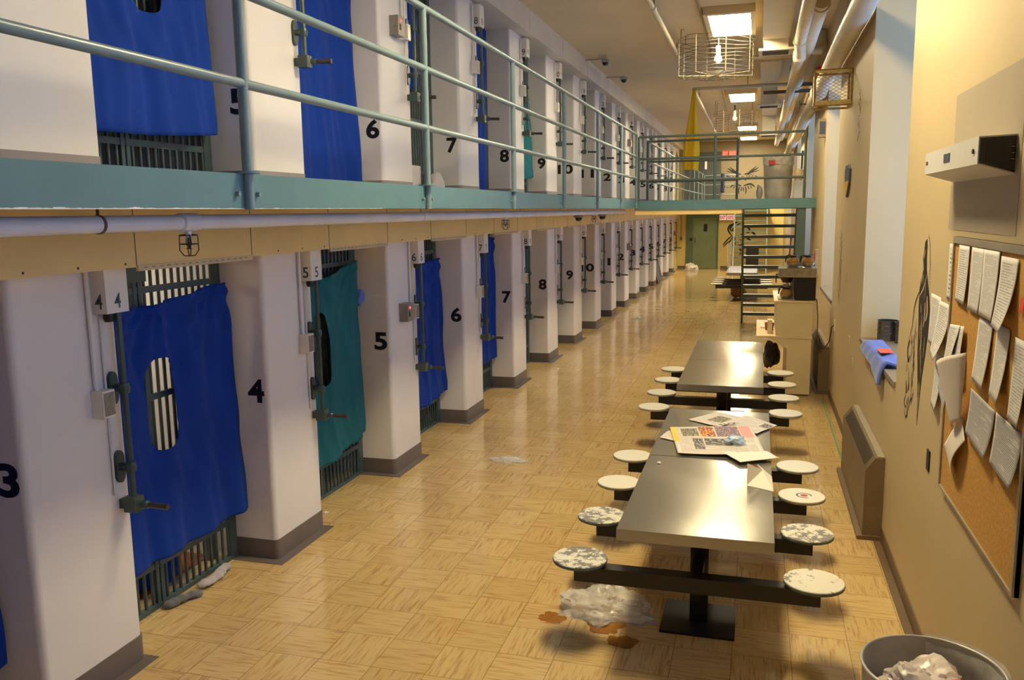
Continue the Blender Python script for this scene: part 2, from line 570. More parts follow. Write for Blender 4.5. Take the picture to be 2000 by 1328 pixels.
# ------------------------------------------------------------------ shell
struct(MB().box(-5.7, 1.9, YBACK - .2, YEND + .2, -0.12, 0).build('floor', 'floor', smooth=0))
struct(MB().box(-5.7, 1.9, YBACK - .2, YEND + .2, 4.95, 5.1).build('ceiling', 'ceiling', smooth=0))
struct(MB().box(-5.7, -5.5, YBACK, YEND, 0, 4.95).build('wall_left', 'cellend', smooth=0))
struct(MB().box(-5.7, 1.9, YBACK - .2, YBACK, 0, 4.95).build('wall_back', 'cream', smooth=0))
struct(MB().box(-5.5, XP, YBACK, 0.9, 0, 4.95).build('wall_left_near', 'pillar', smooth=0))
struct(MB().box(-5.5, XP, edge(LAST) + .5, YEND, 0, 4.95).build('wall_left_far', 'yellowwall', smooth=0))
# end wall: lower part yellow, upper part taupe
mb = MB()
mb.box(-5.7, 1.9, YEND, YEND + .2, 0, 2.4, 0); mb.box(-5.7, 1.9, YEND, YEND + .2, 2.4, 4.95, 1)
struct(mb.build('wall_end', ['yellowwall', 'taupewall'], smooth=0))
# right wall with deep window recesses
RECESS = [(0.8, 2.85), (5.95, 8.0), (11.15, 13.2), (16.35, 18.4), (21.55, 23.6), (26.75, 28.8)]
mb = MB()
y = YBACK
ZS, ZH = 1.2, 4.6
for a, b in RECESS:
    mb.box(XW, 1.6, y, a, 0, 4.95)
    mb.box(XW, 1.6, a, b, 0, ZS - .035)
    mb.box(XW, 1.6, a, b, ZH, 4.95)
    y = b
mb.box(XW, 1.6, y, YEND, 0, 4.95)
struct(mb.build('wall_right', 'cream', smooth=0))
for i, (a, b) in enumerate(RECESS):
    w = struct(MB().box(XW - .012, 1.56, a + .003, b - .003, ZS - .035, ZS).build('trim_%d' % (i + 1), 'taupewall', bevel=.004))
    w['label'] = 'taupe stone sill of a deep window recess'
    mb = MB()
    for (p, q, r, s_) in ((a, a + .07, ZS, ZH), (b - .07, b, ZS, ZH)):
        mb.box(1.5, 1.56, p, q, r, s_)
    mb.box(1.5, 1.56, a, b, ZS, ZS + .07); mb.box(1.5, 1.56, a, b, ZH - .07, ZH)
    mb.box(1.505, 1.555, (a + b) / 2 - .03, (a + b) / 2 + .03, ZS, ZH)
    for zz in (2.3, 3.4): mb.box(1.505, 1.555, a, b, zz - .025, zz + .025)
    fr = struct(mb.build('window_%d' % (i + 1), 'window_frame', smooth=0))
    MB().box(1.528, 1.532, a + .03, b - .03, ZS + .03, ZH - .03).build('pane', 'pane', fr, smooth=0)

# ------------------------------------------------------------------ gallery slab, bulkheads, fascia
struct(MB().box(-5.5, -2.12, YBACK, YEND, 2.40, ZU).build('floor_gallery', 'greyband', smooth=0), 'grey floor slab of the upper gallery')
mb = MB()
mb.box(-3.6, -2.95, YBACK, YEND, 2.105, 2.399, 0)
for i in range(2, LAST + 1):
    e = edge(i)
    mb.box(-2.952, -2.9485, e - .026, e - .022, 2.108, 2.399, 1)
    mb.box(-2.952, -2.9485, e + .97, e + .974, 2.108, 2.399, 1)
    mb.box(-2.957, -2.944, e - .02, e + .97, 2.085, 2.112, 2)
    for k in range(16):
        yy = e + .02 + k * .058
        mb.box(-2.9445, -2.9435, yy, yy + .026, 2.100, 2.103, 1)
    for yy in (e - .1, e - .4, e - .7):
        mb.lathe([(0, 0), (.006, 0), (.006, .0015), (0, .0015)], (-2.95, yy, 2.125), 8, 1, 'x')
struct(mb.build('trim_bulkhead_lower', ['bulk', 'seam', 'lip'], smooth=0), 'ochre painted bulkhead running above the lower cells')
mb = MB()
mb.box(-3.6, -2.95, YBACK, YEND, 4.65, 4.949, 0)
for i in range(6, LAST + 1):
    mb.box(-2.951, -2.9492, edge(i) - .3, edge(i) - .297, 4.652, 4.949, 1)
struct(mb.build('trim_bulkhead_upper', ['bulkwhite', 'seam'], smooth=0), 'white painted bulkhead running above the upper cells')
mb = MB()
YBR0, YBR1 = 15.04, 16.4
mb.box(-2.12, -2.10, YBACK, YBR0, 2.38, 2.525, 0)
for k in range(220):
    ya = 1.0 + k * .016
    h = .004 + .010 * max(0, noise.noise(Vector((k * .23, 0, 0)))) + .003 * random.random()
    mb.box(-2.0998, -2.0985, ya, ya + .016, 2.378, 2.378 + h * max(.25, 1 - k / 230), 1)
mb.box(-2.12, -2.10, YBR1, YEND, 2.38, 2.525, 0)
struct(mb.build('trim_gallery_fascia', ['fascia', 'flake'], smooth=0), 'blue green steel fascia along the edge of the upper gallery')

# ------------------------------------------------------------------ pillars with painted numbers
def pillar(i, z0, z1, num, tier):
    y1 = edge(i); y0 = y1 - PW
    mb = MB()
    rr = 0.035
    prof = [(-5.5, y0)]
    for k in range(6):
        a = k / 5 * PI / 2
        prof.append((XP - rr + rr * math.sin(a), y0 + rr - rr * math.cos(a)))
    for k in range(6):
        a = k / 5 * PI / 2
        prof.append((XP - rr + rr * math.cos(a), y1 - rr + rr * math.sin(a)))
    prof.append((-5.5, y1))
    mb.prism(prof, lambda u, v, a: (u, v, a), z0, z1)
    o = struct(mb.build('pillar', 'pillar', smooth=30))
    tag(o, 'white pillar painted %s on the %s tier of cells' % (num, tier), 'pillar', 'cell pillars')
    bp = [((u + (.006 if u > -4 else 0)), v + (.006 if v > (y0 + y1) / 2 else -.006)) for u, v in prof if u > -4]
    bp = [(XG - .02, y0 - .006)] + bp + [(XG - .02, y1 + .006)]
    if tier == 'lower':
        mb = MB().prism(bp, lambda u, v, a: (u, v, a), 0.001, 0.14)
        mb.box(XG + .02, XP + .075, y0 - .075, y1 + .02, 0.0005, 0.004)
        mb.build('base_band', 'base', o, smooth=30)
    else:
        bp2 = [((u - .0045 if u > -3.3 else u), v) for u, v in bp]
        MB().prism(bp2, lambda u, v, a: (u, v, a), z0 + .001, z0 + .145 + .01 * math.sin(i)).build('base_band', 'greyband', o, smooth=30)
    cz = (1.185 if i <= 4 else 1.225) if tier == 'lower' else 3.07
    w = .125 if len(num) == 1 else .27
    cx = -3.215 if len(num) == 1 else -3.285
    mb = MB()
    letters(mb, num, w if num not in ('1',) else .06, .162, lambda a, b: (cx + a, y0 - .0012, cz + b), 0, 0.035)
    mb.build('painted_number', 'black', o, smooth=0)
    return o
for i in range(3, LAST + 1):
    pillar(i, 0.0, 2.40, str(i), 'lower')
    pillar(i, ZU, 4.66, str(i + 1), 'upper')

# ------------------------------------------------------------------ gates
GW = PITCH - PW
def make_gate(single):
    """barred gate, origin at floor beside the near pillar; local y runs along the front"""
    root = thing('cell_gate', 'x', 'gate', group='barred cell gates')
    h = 2.16
    nb = 20
    pos = [0.035 + k * (GW - .12) / (nb - 1) for k in range(nb)]
    if single:
        mb = MB()
        for p in pos: mb.tube([(0, p, .02), (0, p, h)], .0105, 6)
        mb.build('bars', 'bars', root)
    else:
        first = MB().tube([(0, 0, .02), (0, 0, h)], .0105, 8).build('bar', 'bars', root, loc=(0, pos[0], 0))
        for p in pos[1:]: dup(first, (0, p, 0), parent=root)
    mb = MB()
    for z in (.27, .79, 1.29, 1.93): mb.box(-.007, .014, .004, GW - .01, z - .019, z + .019)
    mb.box(-.02, .02, .003, GW - .003, .002, .03)
    mb.build('cross_rails', 'bars', root, smooth=0)
    mb = MB().box(-.012, .016, GW - .085, GW - .006, .002, h)
    mb.build('jamb_plate', 'bars', root, smooth=0)
    mb = MB().box(-.016, .018, .50, .525, .03, h).box(-.016, .018, .54, .57, .03, h)
    mb.build('door_stile', 'bars', root, smooth=0)
    mb = MB().box(-.03, .03, .02, .60, 1.98, 2.075).box(-.03, .025, .015, .42, 1.86, 1.90)
    mb.build('lock_housing', 'bars', root, bevel=.004)
    return root
g1, g2 = make_gate(False), make_gate(True)
NEAR_CUT = 9
for i in range(3, LAST):
    for tier, z in (('lower', 0), ('upper', ZU)):
        n = i + 1 if tier == 'lower' else i + 2
        lab = 'dark green barred gate of %s cell %d, between the white pillars' % (tier, n)
        src = g1 if i < NEAR_CUT else g2
        if (i == 3 or i == NEAR_CUT) and tier == 'lower':
            src.location = (XG, edge(i), z); src['label'] = lab
        else:
            dup(src, (XG, edge(i), z), lab)
# gate of the nearest cell, only a sliver in view
dup(g1, (XG, edge(2), 0), 'dark green barred gate of the nearest lower cell, beside the pillar painted 3')

# ------------------------------------------------------------------ cell hardware on the pillars
def number_box(i, z, num, tier, proto=[]):
    lab = 'white box stencilled %s above the %s tier pillar edge' % (num, tier)
    loc = (XP, edge(i) - .158, z)
    if not proto:
        r = thing('number_box', lab, 'number box', loc, group='stencilled number boxes')
        MB().box(.001, .09, 0, .15, 1.885, 2.12).build('housing', 'whitebox', r, bevel=.003)
        mb = MB().lathe([(0, 0), (.02, 0), (.028, .02), (.024, .045), (0, .045)], (.042, .06, 1.84), 10)
        mb.build('cable_gland', 'darkplastic', r)
        proto.append(r)
    else:
        r = dup(proto[0], loc, lab)
        for ch in list(r.children):
            if ch.name.startswith('stencil'): bpy.data.objects.remove(ch)
    w = .045 if len(num) == 1 else .07
    dz = 1.945
    letters(MB(), num, w, .075, lambda a, b: (.046 + a, -.0012, dz + b), 0, 0.01).build('stencil_number', 'stencil', r, smooth=0)
    letters(MB(), num, w, .075, lambda a, b: (.0912, .075 + a, dz + b), 0, 0.01).build('stencil_number', 'stencil', r, smooth=0)
    return r

def make_lock():
    """vertical rod with two bearing brackets and a crank, origin on the pillar edge"""
    r = thing('lock_bar', 'x', 'lock', group='crank lock bars')
    MB().tube([(.07, -.065, .90), (.07, -.065, 1.8845)], .016, 10).build('rod', 'lock', r)
    first = None
    for z in (1.09, 1.50):
        mb = MB()
        prof = []
        for k in range(16):
            a = 2 * PI * k / 16
            prof.append((.032 * math.cos(a), .055 * math.sin(a) + (.03 if math.sin(a) > 0 else -.03)))
        mb.prism(prof, lambda u, v, a: (a, -.075 + u, v), .001, .018)
        mb.tube([(.01, -.075, 0), (.055, -.07, 0)], .02, 10)
        mb.lathe([(0, -.028), (.024, -.026), (.03, 0), (.024, .026), (0, .028)], (.07, -.065, 0), 12)
        if first is None:
            first = mb.build('bracket', 'lock', r, loc=(0, 0, z))
        else:
            mb.bm.free(); dup(first, (0, 0, z), parent=r)
    mb = MB().box(.035, .105, -.1, -.03, .855, .935)
    mb.box(.001, .04, -.09, -.04, .87, .92)
    mb.lathe([(0, .09), (.02, .09), (.022, .12), (.015, .13), (0, .13)], (0.03, -.062, .893), 10, 0, 'x')
    mb.build('crank_block', 'lock', r, bevel=.006)
    MB().tube([(.15, -.062, .893), (.19, -.061, .891), (.27, -.058, .888)], [.012, .0155, .0165], 10).build('handle', 'handle', r)
    return r

def make_call_box():
    r = thing('call_box', 'x', 'call box', group='call boxes with conduit')
    MB().box(.001, .072, -.215, -.135, 1.375, 1.51).build('housing', 'whitebox', r, bevel=.004)
    mb = MB().box(.071, .0755, -.208, -.142, 1.385, 1.50)
    mb.build('faceplate', 'plate', r, smooth=0)
    mb = MB()
    mb.tube([(.016, -.194, 2.10), (.016, -.194, 1.54), (.022, -.194, 1.505)], .011, 8)
    mb.tube([(.010, -.122, 1.87), (.010, -.122, .95)], .006, 6)
    mb.build('conduit', 'pillar', r)
    return r
lock0 = call0 = None
for tier, z in (('lower', 0), ('upper', ZU)):
    for i in range(3, LAST + 1):
        n = i + 1 if tier == 'lower' else i + 2
        if not (tier == 'upper' and i < 6):
            number_box(i, z, str(n), tier)
        if tier == 'upper' and i < 4: continue
        dz = 0 if tier == 'lower' else .0
        ll = 'green crank lock bar of %s cell %d with its black grip' % (tier, n)
        loc = (XP, edge(i), z + dz)
        if lock0 is None:
            lock0 = make_lock(); lock0.location = loc; lock0['label'] = ll
        else: dup(lock0, loc, ll)
        if tier == 'upper' and i < 5: continue
        cl = 'white call box and conduit of %s cell %d' % (tier, n)
        if call0 is None:
            call0 = make_call_box(); call0.location = loc; call0['label'] = cl
        else: dup(call0, loc, cl)
# grey readers with a red lamp
rd0 = None
for i, z, lab in ((5, 0, 'grey reader box with red light on lower pillar 5'), (12, 0, 'grey reader box with red light on far lower pillar 12'),
                  (18, 0, 'grey reader box on the last lower pillar'), (5, ZU, 'grey reader box with red light on upper pillar 6'), (12, ZU, 'grey reader box on upper pillar 13')):
    loc = (XP, edge(i), z)
    if rd0 is None:
        rd0 = thing('card_reader', lab, 'card reader', loc, group='grey reader boxes')
        MB().box(.001, .085, -.435, -.295, 1.375, 1.54).build('housing', 'reader', rd0, bevel=.006)
        MB().box(.084, .088, -.405, -.375, 1.42, 1.47).build('slot', 'black', rd0, smooth=0)
        MB().lathe([(0, 0), (.011, 0), (.009, .006), (0, .008)], (.084, -.38, 1.50), 10, 0, 'x').build('lamp', 'redled', rd0)
        MB().lathe([(0, 0), (.01, 0), (.01, .012), (0, .012)], (.05, -.447, 1.45), 8, 0, 'y').build('key_lock', 'plate', rd0)
        MB().tube([(.04, -.296, 1.45), (.04, -.217, 1.45)], .014, 8).build('conduit_stub', 'reader', rd0)
    else: dup(rd0, loc, lab)

# ------------------------------------------------------------------ curtains
def curtain(label, mat, y0, y1, zb0, zb1, zt0, zt1, hole=None, x=-3.365, folds=5, amp=.022, skew=0.0, seed=0, lean=0.0, sag=.03, bunch=0.0, nu=70, nv=80):
    """hanging sheet; zb/zt bottom and top heights at both ends; hole = (yc, zc, half w, half h)"""
    def pos(u, v):
        zt = zt0 + (zt1 - zt0) * u - sag * math.sin(PI * min(1, u * 1.05)) ** 2 * .8
        zb = zb0 + (zb1 - zb0) * u - .02 * math.sin(PI * u)
        yy = y0 + (y1 - y0) * u + skew * u * (1 - v)
        zz = zb + (zt - zb) * v
        ph = seed * 1.7 + folds * 2 * PI * (u + .06 * (1 - v)) + 1.2 * noise.noise(Vector((u * 3, v * 1.5, seed)))
        a = amp * (.5 + .8 * abs(noise.noise(Vector((u * 4 + seed, v * .7, 3.1)))))
        xx = x + a * math.sin(ph) + .02 * noise.noise(Vector((u * 2.2, v * 2.2, seed + 9))) + lean * (1 - v)
        for pu in (.12, .45, .92):
            ang = math.atan2((u - pu) * (y1 - y0), (1.04 - v) * 1.5)
            xx += .013 * math.sin(ang * 15 + seed + pu * 9) * math.exp(-(1 - v) * 1.6) * math.exp(-((u - pu) / .35) ** 2)
        xx += .010 * math.sin((u * 9 + v * 2.2 + .8 * noise.noise(Vector((u * 2, v * 3, seed)))) * 2 * PI) * (.35 + .65 * abs(noise.noise(Vector((u * 3, v * 2, seed + 4))))) * (1 - v * .5)
        xx += .012 * noise.noise(Vector((u * 9 + seed, v * 2.0 + u * 3, 2.0))) + .007 * noise.noise(Vector((u * 17, v * 5 - u * 6, seed)))
        if bunch and u > .55:
            k = (u - .55) / .45
            xx += bunch * math.sin(k * PI * 3) * (.5 + .5 * (1 - v)) * k
        return Vector((xx, yy, zz))
    mb = MB()
    if hole:
        hy, hz, hw, hh = hole
        def rad(p):
            return (abs((p.y - hy) / hw) ** 3.2 + abs((p.z - hz) / hh) ** 3.2) ** (1 / 3.2)
        keep = lambda u, v: rad(pos(u, v)) > 1
        def fn(u, v):
            p = pos(u, v)
            r = rad(p)
            if .90 < r < 1.10 or (r < 1):
                p.y = hy + (p.y - hy) / max(r, .2); p.z = hz + (p.z - hz) / max(r, .2)
            return p
        mb.grid(fn, nu, nv, 0, keep)
    else:
        mb.grid(pos, nu, nv)
    o = mb.build('cell_curtain', mat, thick=.003, smooth=70, recalc=False)
    tag(o, label, 'curtain', 'cloth curtains on the cell gates')
    return o
e3, e4, e5, e6, e7 = edge(3), edge(4), edge(5), edge(6), edge(7)
curtain('blue cloth with an oval hole hung on lower cell 4', 'blue', e3 - .02, e4 - .72, .36, .36, 1.86, 1.92, (4.085, 1.26, .125, .275), folds=4, seed=1, lean=.03, sag=.05, skew=.09, amp=.03)
curtain('teal cloth with a long dark hole hung on lower cell 5', 'teal', e4 - .02, 6.69, .28, .42, 1.79, 1.95, (5.985, 1.27, .12, .30), folds=3, seed=2, lean=.03)
curtain('plain blue cloth hung on lower cell 6', 'blue', e5 - .02, e6 - PW - .06, .33, .38, 1.84, 1.86, None, folds=4, seed=3, lean=.04, x=-3.365)
curtain('plain blue cloth hung on lower cell 7', 'blue', e6 - .02, e7 - PW - .05, .40, .42, 2.02, 2.02, None, folds=4, seed=4, x=-3.365)
curtain('corner of a blue cloth hung on the nearest lower cell', 'blue', edge(2) - .02, e3 - PW - .02, .30, .30, 1.9, 1.9, None, folds=4, seed=5, lean=.05)
curtain('blue cloth with a square hole hung on upper cell 5 above the beam', 'blue', e3 - .02, e4 - .70, 2.80, 2.86, 4.63, 4.63, (4.20, 3.80, .125, .31), folds=4, seed=6, lean=.03, sag=.01)
curtain('long bunched blue cloth hung on upper cell 6', 'blue', e4 - .02, e5 - PW - .02, 2.51, 2.51, 4.62, 4.62, None, folds=4, seed=7, sag=.01, bunch=.05, lean=.03)
curtain('short blue cloth above bare bars on upper cell 7', 'blue', e5 - .02, e5 + .75, 3.40, 3.62, 4.62, 4.62, (7.85, 3.85, .12, .2), folds=4, seed=8, sag=.01)
curtain('blue cloth seen as a narrow strip on upper cell 8', 'blue', e6 - .02, e7 - PW - .3, 2.52, 2.52, 4.62, 4.62, None, folds=3, seed=9, sag=.01)
curtain('teal cloth tied aside on upper cell 9', 'teal', e7 - .02, e7 + 1.22, 2.80, 2.86, 3.3, 4.1, None, folds=3, seed=10, sag=.01, lean=.06, nu=40, nv=40)
curtain('dark blue cloth on far lower cell 16', 'navy', edge(15) - .02, edge(15) + 1.25, .05, .08, .9, 1.3, None, folds=2, seed=11, nu=24, nv=24, lean=.30)
curtain('green cloth on far lower cell 18', 'greencloth', edge(17) - .02, edge(17) + 1.25, .75, .75, 1.9, 1.9, None, folds=3, seed=12, nu=24, nv=24, lean=.1)

# cell 4: unseen lamp added to brighten its back wall, clothes on its floor
lam = thing('added_cell_lamp', 'unseen lamp added inside lower cell 4 to light its back wall', 'lamp', (-4.6, 4.16, 2.30), group=None)
MB().box(-.3, .3, -.16, .16, .0, .099).build('lamp_housing', 'whitebox', lam, bevel=.006)
MB().box(-.27, .27, -.13, .13, -.03, .0).build('diffuser', 'celllamp', lam, bevel=.006)
struct(MB().box(-5.499, -5.47, e3 + .003, e4 - PW - .003, .001, 2.3).build('wall_cell_back', 'cell', smooth=0), 'pale back wall inside lower cell 4')
tag(crumple((-3.72, 4.30, .13), (.12, .22, .17), 3.3, amp=.5).build('clothes_heap', 'blue', smooth=60), 'heap of blue clothes behind the bars of lower cell 4', 'clothes')
tag(MB().box(-4.9, -3.62, e3 + .05, e4 - PW - .05, .0005, .005).build('floor_mat', 'orangecloth', smooth=0), 'orange brown mat on the floor inside lower cell 4', 'mat')
tag(MB().box(-3.60, -3.56, 4.70, 4.76, .0, .34).build('wooden_slat', 'greycloth', bevel=.004), 'grey board standing behind the bars of lower cell 4', 'board')
def rag(label, mat, pts, r, seed):
    mb = MB()
    P = [Vector(p) for p in pts]
    Q = []
    for i in range(len(P) - 1):
        for k in range(6):
            Q.append(P[i].lerp(P[i + 1], k / 6))
    Q.append(P[-1])
    rr = [r * (.6 + .7 * abs(noise.noise(Vector((i * .35, seed, 0)))) + .3) * min(1, (min(i, len(Q) - 1 - i) + 1.2) / 3) for i in range(len(Q))]
    mb.tube(Q, rr, 10)
    for v in mb.bm.verts:
        v.co.z = max(.003, v.co.z * .62 + .012 * noise.noise(v.co * 30))
    return tag(mb.build('rolled_rag', mat, smooth=70), label, 'rag', 'rags along the foot of the gate')
rag('dark grey rag lying at the foot of the lower cell 4 bars', 'greycloth', [(-3.39, 4.0, .03), (-3.36, 4.10, .035), (-3.33, 4.18, .035), (-3.29, 4.24, .025)], .034, 1.0)
rag('pale rag lying along the lower cell 4 bars', 'palecloth', [(-3.355, 4.29, .04), (-3.335, 4.36, .045), (-3.335, 4.45, .04), (-3.365, 4.55, .04), (-3.38, 4.64, .035)], .035, 2.0)
tag(MB().lathe([(0, .002), (.06, .002), (.062, .012), (.02, .018), (0, .018)], (-3.33, 5.66, 0), 16).build('steel_disc', 'lock'), 'round steel cap on the floor beside lower cell 5', 'cap')
tag(crumple((-3.37, 6.745, 1.62), (.03, .05, .07), 5.1, 3, .3).build('hanging_cloth', 'towel'), 'light blue cloth tied in the top corner of lower cell 5', 'cloth')
# white bag and board outside upper cell 7
tag(crumple((-3.27, 8.42, ZU + .125), (.08, .12, .13), 8.3, 3, .3, .9).build('white_bundle', 'whitecloth', smooth=60), 'white bundle on the gallery floor outside upper cell 7', 'bundle')
tag(MB().box(-3.40, -3.385, 7.95, 8.27, ZU + .001, ZU + .33).build('white_board', 'paper', bevel=.003), 'white board leaning on the bars of upper cell 7', 'board')

# ------------------------------------------------------------------ gallery railing
def railing(label, posts, y0, y1, name='guard_railing'):
    x = -2.09
    r = thing(name, label, 'railing', (x, y0, ZU))
    for zz in (.395, .765, 1.14):
        MB().tube([(0, 0, zz), (0, y1 - y0, zz)], .021, 12).build('rail', 'rail', r)
    mb = MB().tube([(0, 0, -.125), (0, 0, 1.14)], .022, 12)
    mb.lathe([(0, .03), (.055, .03), (.055, .04), (0, .04)], (0, 0, -.005), 12)
    for s in (-1, 1):
        mb.lathe([(0, 0), (.011, 0), (.011, .02), (0, .02)], (-.012, s * .075, -.06), 6, 0, 'x')
    first = None
    for p in posts:
        if first is None: first = mb.build('post', 'rail', r, loc=(0, p - y0, 0))
        else: dup(first, (0, p - y0, 0), parent=r)
    return r
railing('grey green pipe railing along the near upper gallery', [1.14, 3.18, 5.22, 7.26, 9.28, 11.30, 13.33, 15.0], 1.0, 15.0)
railing('grey green pipe railing along the upper gallery beyond the bridge', [16.5, 18.5, 20.5, 22.5, 24.5, 26.5, 28.5, 30.5, 32.5], 16.5, 33.2)

# ------------------------------------------------------------------ bridge across the hall
mb = MB()
mb.box(-2.12, XW, YBR0 + .02, YBR1, 2.44, ZU, 1)
mb.box(-2.12, XW - .002, YBR0, YBR0 + .02, 2.345, 2.51, 0)
mb.box(-2.12, XW - .002, YBR1 - .02, YBR1 + .001, 2.335, 2.44, 0)
mb.box(-2.12, -.30, YBR0 + .025, YBR1 - .025, 2.262, 2.439, 2)
struct(mb.build('floor_bridge', ['fascia', 'greyband', 'bulk'], smooth=0), 'steel bridge between the gallery and the right wall')
def bridge_rail(label, y, xa, xb, posts, mat, zt):
    r = thing('bridge_railing', label, 'railing', (xa, y, ZU))
    for zz in (zt - .745, zt - .375, zt):
        MB().tube([(0, 0, zz), (xb - xa, 0, zz)], .021, 10).build('rail', mat, r)
    first = None
    for p in posts:
        if first is None: first = MB().tube([(0, 0, 0.0), (0, 0, zt)], .024, 10).build('post', mat, r, loc=(p - xa, 0, 0))
        else: dup(first, (p - xa, 0, 0), parent=r)
    return r
bridge_rail('grey green railing on the near side of the bridge', YBR0 + .035, -2.06, .70, [-2.06, -.76, .70], 'darkrail', 1.10)
bridge_rail('grey green railing on the far side of the bridge, stopping at the stair', YBR1 - .04, -2.06, -.42, [-2.06, -.42], 'darkrail', 1.12)
struct(MB().box(.60, .74, 15.06, 15.20, 0.001, 2.435).build('pillar_bridge', 'darkrail', bevel=.006), 'green steel post under the right end of the bridge')
# ladder stairs
def stair(label, xa, xb, y0, z0, y1, z1, n, mat, hand):
    r = thing('ladder_stair', label, 'stair', (0, 0, 0))
    d = Vector((0, y1 - y0, z1 - z0))
    for x in (xa, xb):
        mb = MB().hexa([(x - .02, y0 - .07, z0), (x + .02, y0 - .07, z0), (x + .02, y0 + .07, z0), (x - .02, y0 + .07, z0)],
                       [(x - .02, y1 - .07, z1), (x + .02, y1 - .07, z1), (x + .02, y1 + .07, z1), (x - .02, y1 + .07, z1)])
        mb.build('stringer', mat, r, smooth=0)
    first = None
    sgn = 1 if y1 > y0 else -1
    for k in range(1, n):
        t = k / n
        p = Vector((0, y0, z0)) + d * t
        if first is None:
            first = MB().box(xa + .02, xb - .02, -.09, .09, -.03, .026).build('tread', mat, r, loc=p, bevel=.003)
        else: dup(first, p, parent=r)
    if hand:
        for x in hand:
            mb = MB().tube([(x, y0, z0 + .9), (x, y1, z1 + .95)], .019, 8)
            mb.tube([(x, y0, z0 + .02), (x, y0, z0 + .9)], .019, 8)
            mb.build('handrail', mat, r)
    return r
stair('dark green ladder stair with open treads under the bridge', -.30, .66, 18.1, .001, 16.53, 2.42, 12, 'darkrail', [.72])
struct(MB().box(-2.12, .3, 33.3, YEND, 2.38, ZU).build('floor_landing', 'fascia', smooth=0), 'steel landing at the far end of the upper tier')
stair('pale green ladder stair up to the far landing', -.90, .27, 31.9, .001, 33.22, 2.46, 13, 'rail', None)
lr = thing('landing_railing', 'pale railing on the far landing beside the stair head', 'railing', (0, 33.35, ZU))
for zz in (.38, .75, 1.1):
    MB().tube([(-2.06, 0, zz), (-.85, 0, zz)], .02, 8).build('rail', 'rail', lr)
for x in (-2.06, -1.4, -.85):
    MB().tube([(x, 0, 0), (x, 0, 1.1)], .02, 8).build('post', 'rail', lr)

# ------------------------------------------------------------------ sprinkler main below the gallery
pm = thing('sprinkler_main', 'white sprinkler pipe slung beneath the upper gallery edge', 'pipe', (-2.30, 0, 2.325))
MB().tube([(0, .6, 0), (0, 15.0, 0)], .032, 16).build('pipe', 'pipe', pm)
for yy in (3.04, 7.68, 12.14):
    MB().tube([(0, yy - .055, 0), (0, yy - .05, 0), (0, yy + .05, 0), (0, yy + .055, 0)], [.034, .039, .039, .034], 16).build('tee_fitting', 'pipe', pm)
for yy in (2.54, 5.6, 8.2, 10.0, 10.9, 13.2):
    mb = MB().tube([(0, yy - .006, 0), (0, yy + .006, 0)], .0355, 14)
    mb.tube([(0, yy, .03), (0, yy, .074)], .006, 6)
    mb.build('hanger', 'rust' if yy < 3 else 'pipe', pm)
sp0 = None
for yy, nm in ((3.04, 'nearest caged sprinkler head, below the white pipe'), (7.68, 'second caged sprinkler head along the white pipe'), (12.14, 'third caged sprinkler head along the white pipe')):
    if sp0 is None:
        sp0 = thing('hanging_sprinkler', nm, 'sprinkler', (-2.30, yy, 2.325), group='caged sprinkler heads')
        MB().tube([(0, 0, -.03), (0, 0, -.062)], [.014, .011], 10).build('nipple', 'pipe', sp0)
        mb = MB()
        mb.tube([(-.011, 0, -.06), (-.013, 0, -.09), (0, 0, -.108)], .003, 6); mb.tube([(.011, 0, -.06), (.013, 0, -.09), (0, 0, -.108)], .003, 6)
        mb.tube([(0, 0, -.062), (0, 0, -.105)], .004, 6)
        mb.lathe([(0, -.11), (.014, -.11), (.014, -.107), (0, -.107)], (0, 0, 0), 10)
        mb.build('head', 'tin', sp0)
        mb = MB()
        for k in range(4):
            a = PI / 4 + k * PI / 2
            c_, s_ = math.cos(a), math.sin(a)
            mb.tube([(.012 * c_, .012 * s_, -.05), (.036 * c_, .036 * s_, -.052), (.038 * c_, .038 * s_, -.115), (.022 * c_, .022 * s_, -.138), (0, 0, -.14)], .0022, 5)
        for zz, rr in ((-.054, .036), (-.09, .038)):
            mb.tube([(rr * math.cos(2 * PI * k / 16), rr * math.sin(2 * PI * k / 16), zz) for k in range(16)], .0022, 5, closed=True)
        mb.build('cage', 'wire', sp0)
    else: dup(sp0, (-2.30, yy, 2.325), nm)
# dome cameras
dc0 = None
for loc, nm in (((-2.62, 12.6, 2.25), 'dark dome camera on the ochre bulkhead, nearer one'), ((-2.62, 14.6, 2.25), 'dark dome camera on the ochre bulkhead, farther one'),
                ((-2.60, 14.76, 4.84), 'grey dome camera below the upper ceiling, nearer one'), ((-2.60, 16.8, 4.84), 'grey dome camera below the upper ceiling, farther one')):
    if dc0 is None:
        dc0 = thing('mounted_dome_camera', nm, 'camera', loc, group='dome cameras')
        MB().lathe([(0, .05), (.06, .05), (.075, .02), (.075, 0), (0, 0)], (0, 0, 0), 18).build('housing', 'grey', dc0)
        MB().lathe([(.055, .002), (.052, -.025), (.035, -.048), (0, -.058)], (0, 0, 0), 16).build('dome', 'domecap', dc0)
        MB().tube([(-.349, 0, .06), (0, 0, .06), (0, 0, .03)], .012, 8).build('bracket_arm', 'grey', dc0)
    else: dup(dc0, loc, nm)

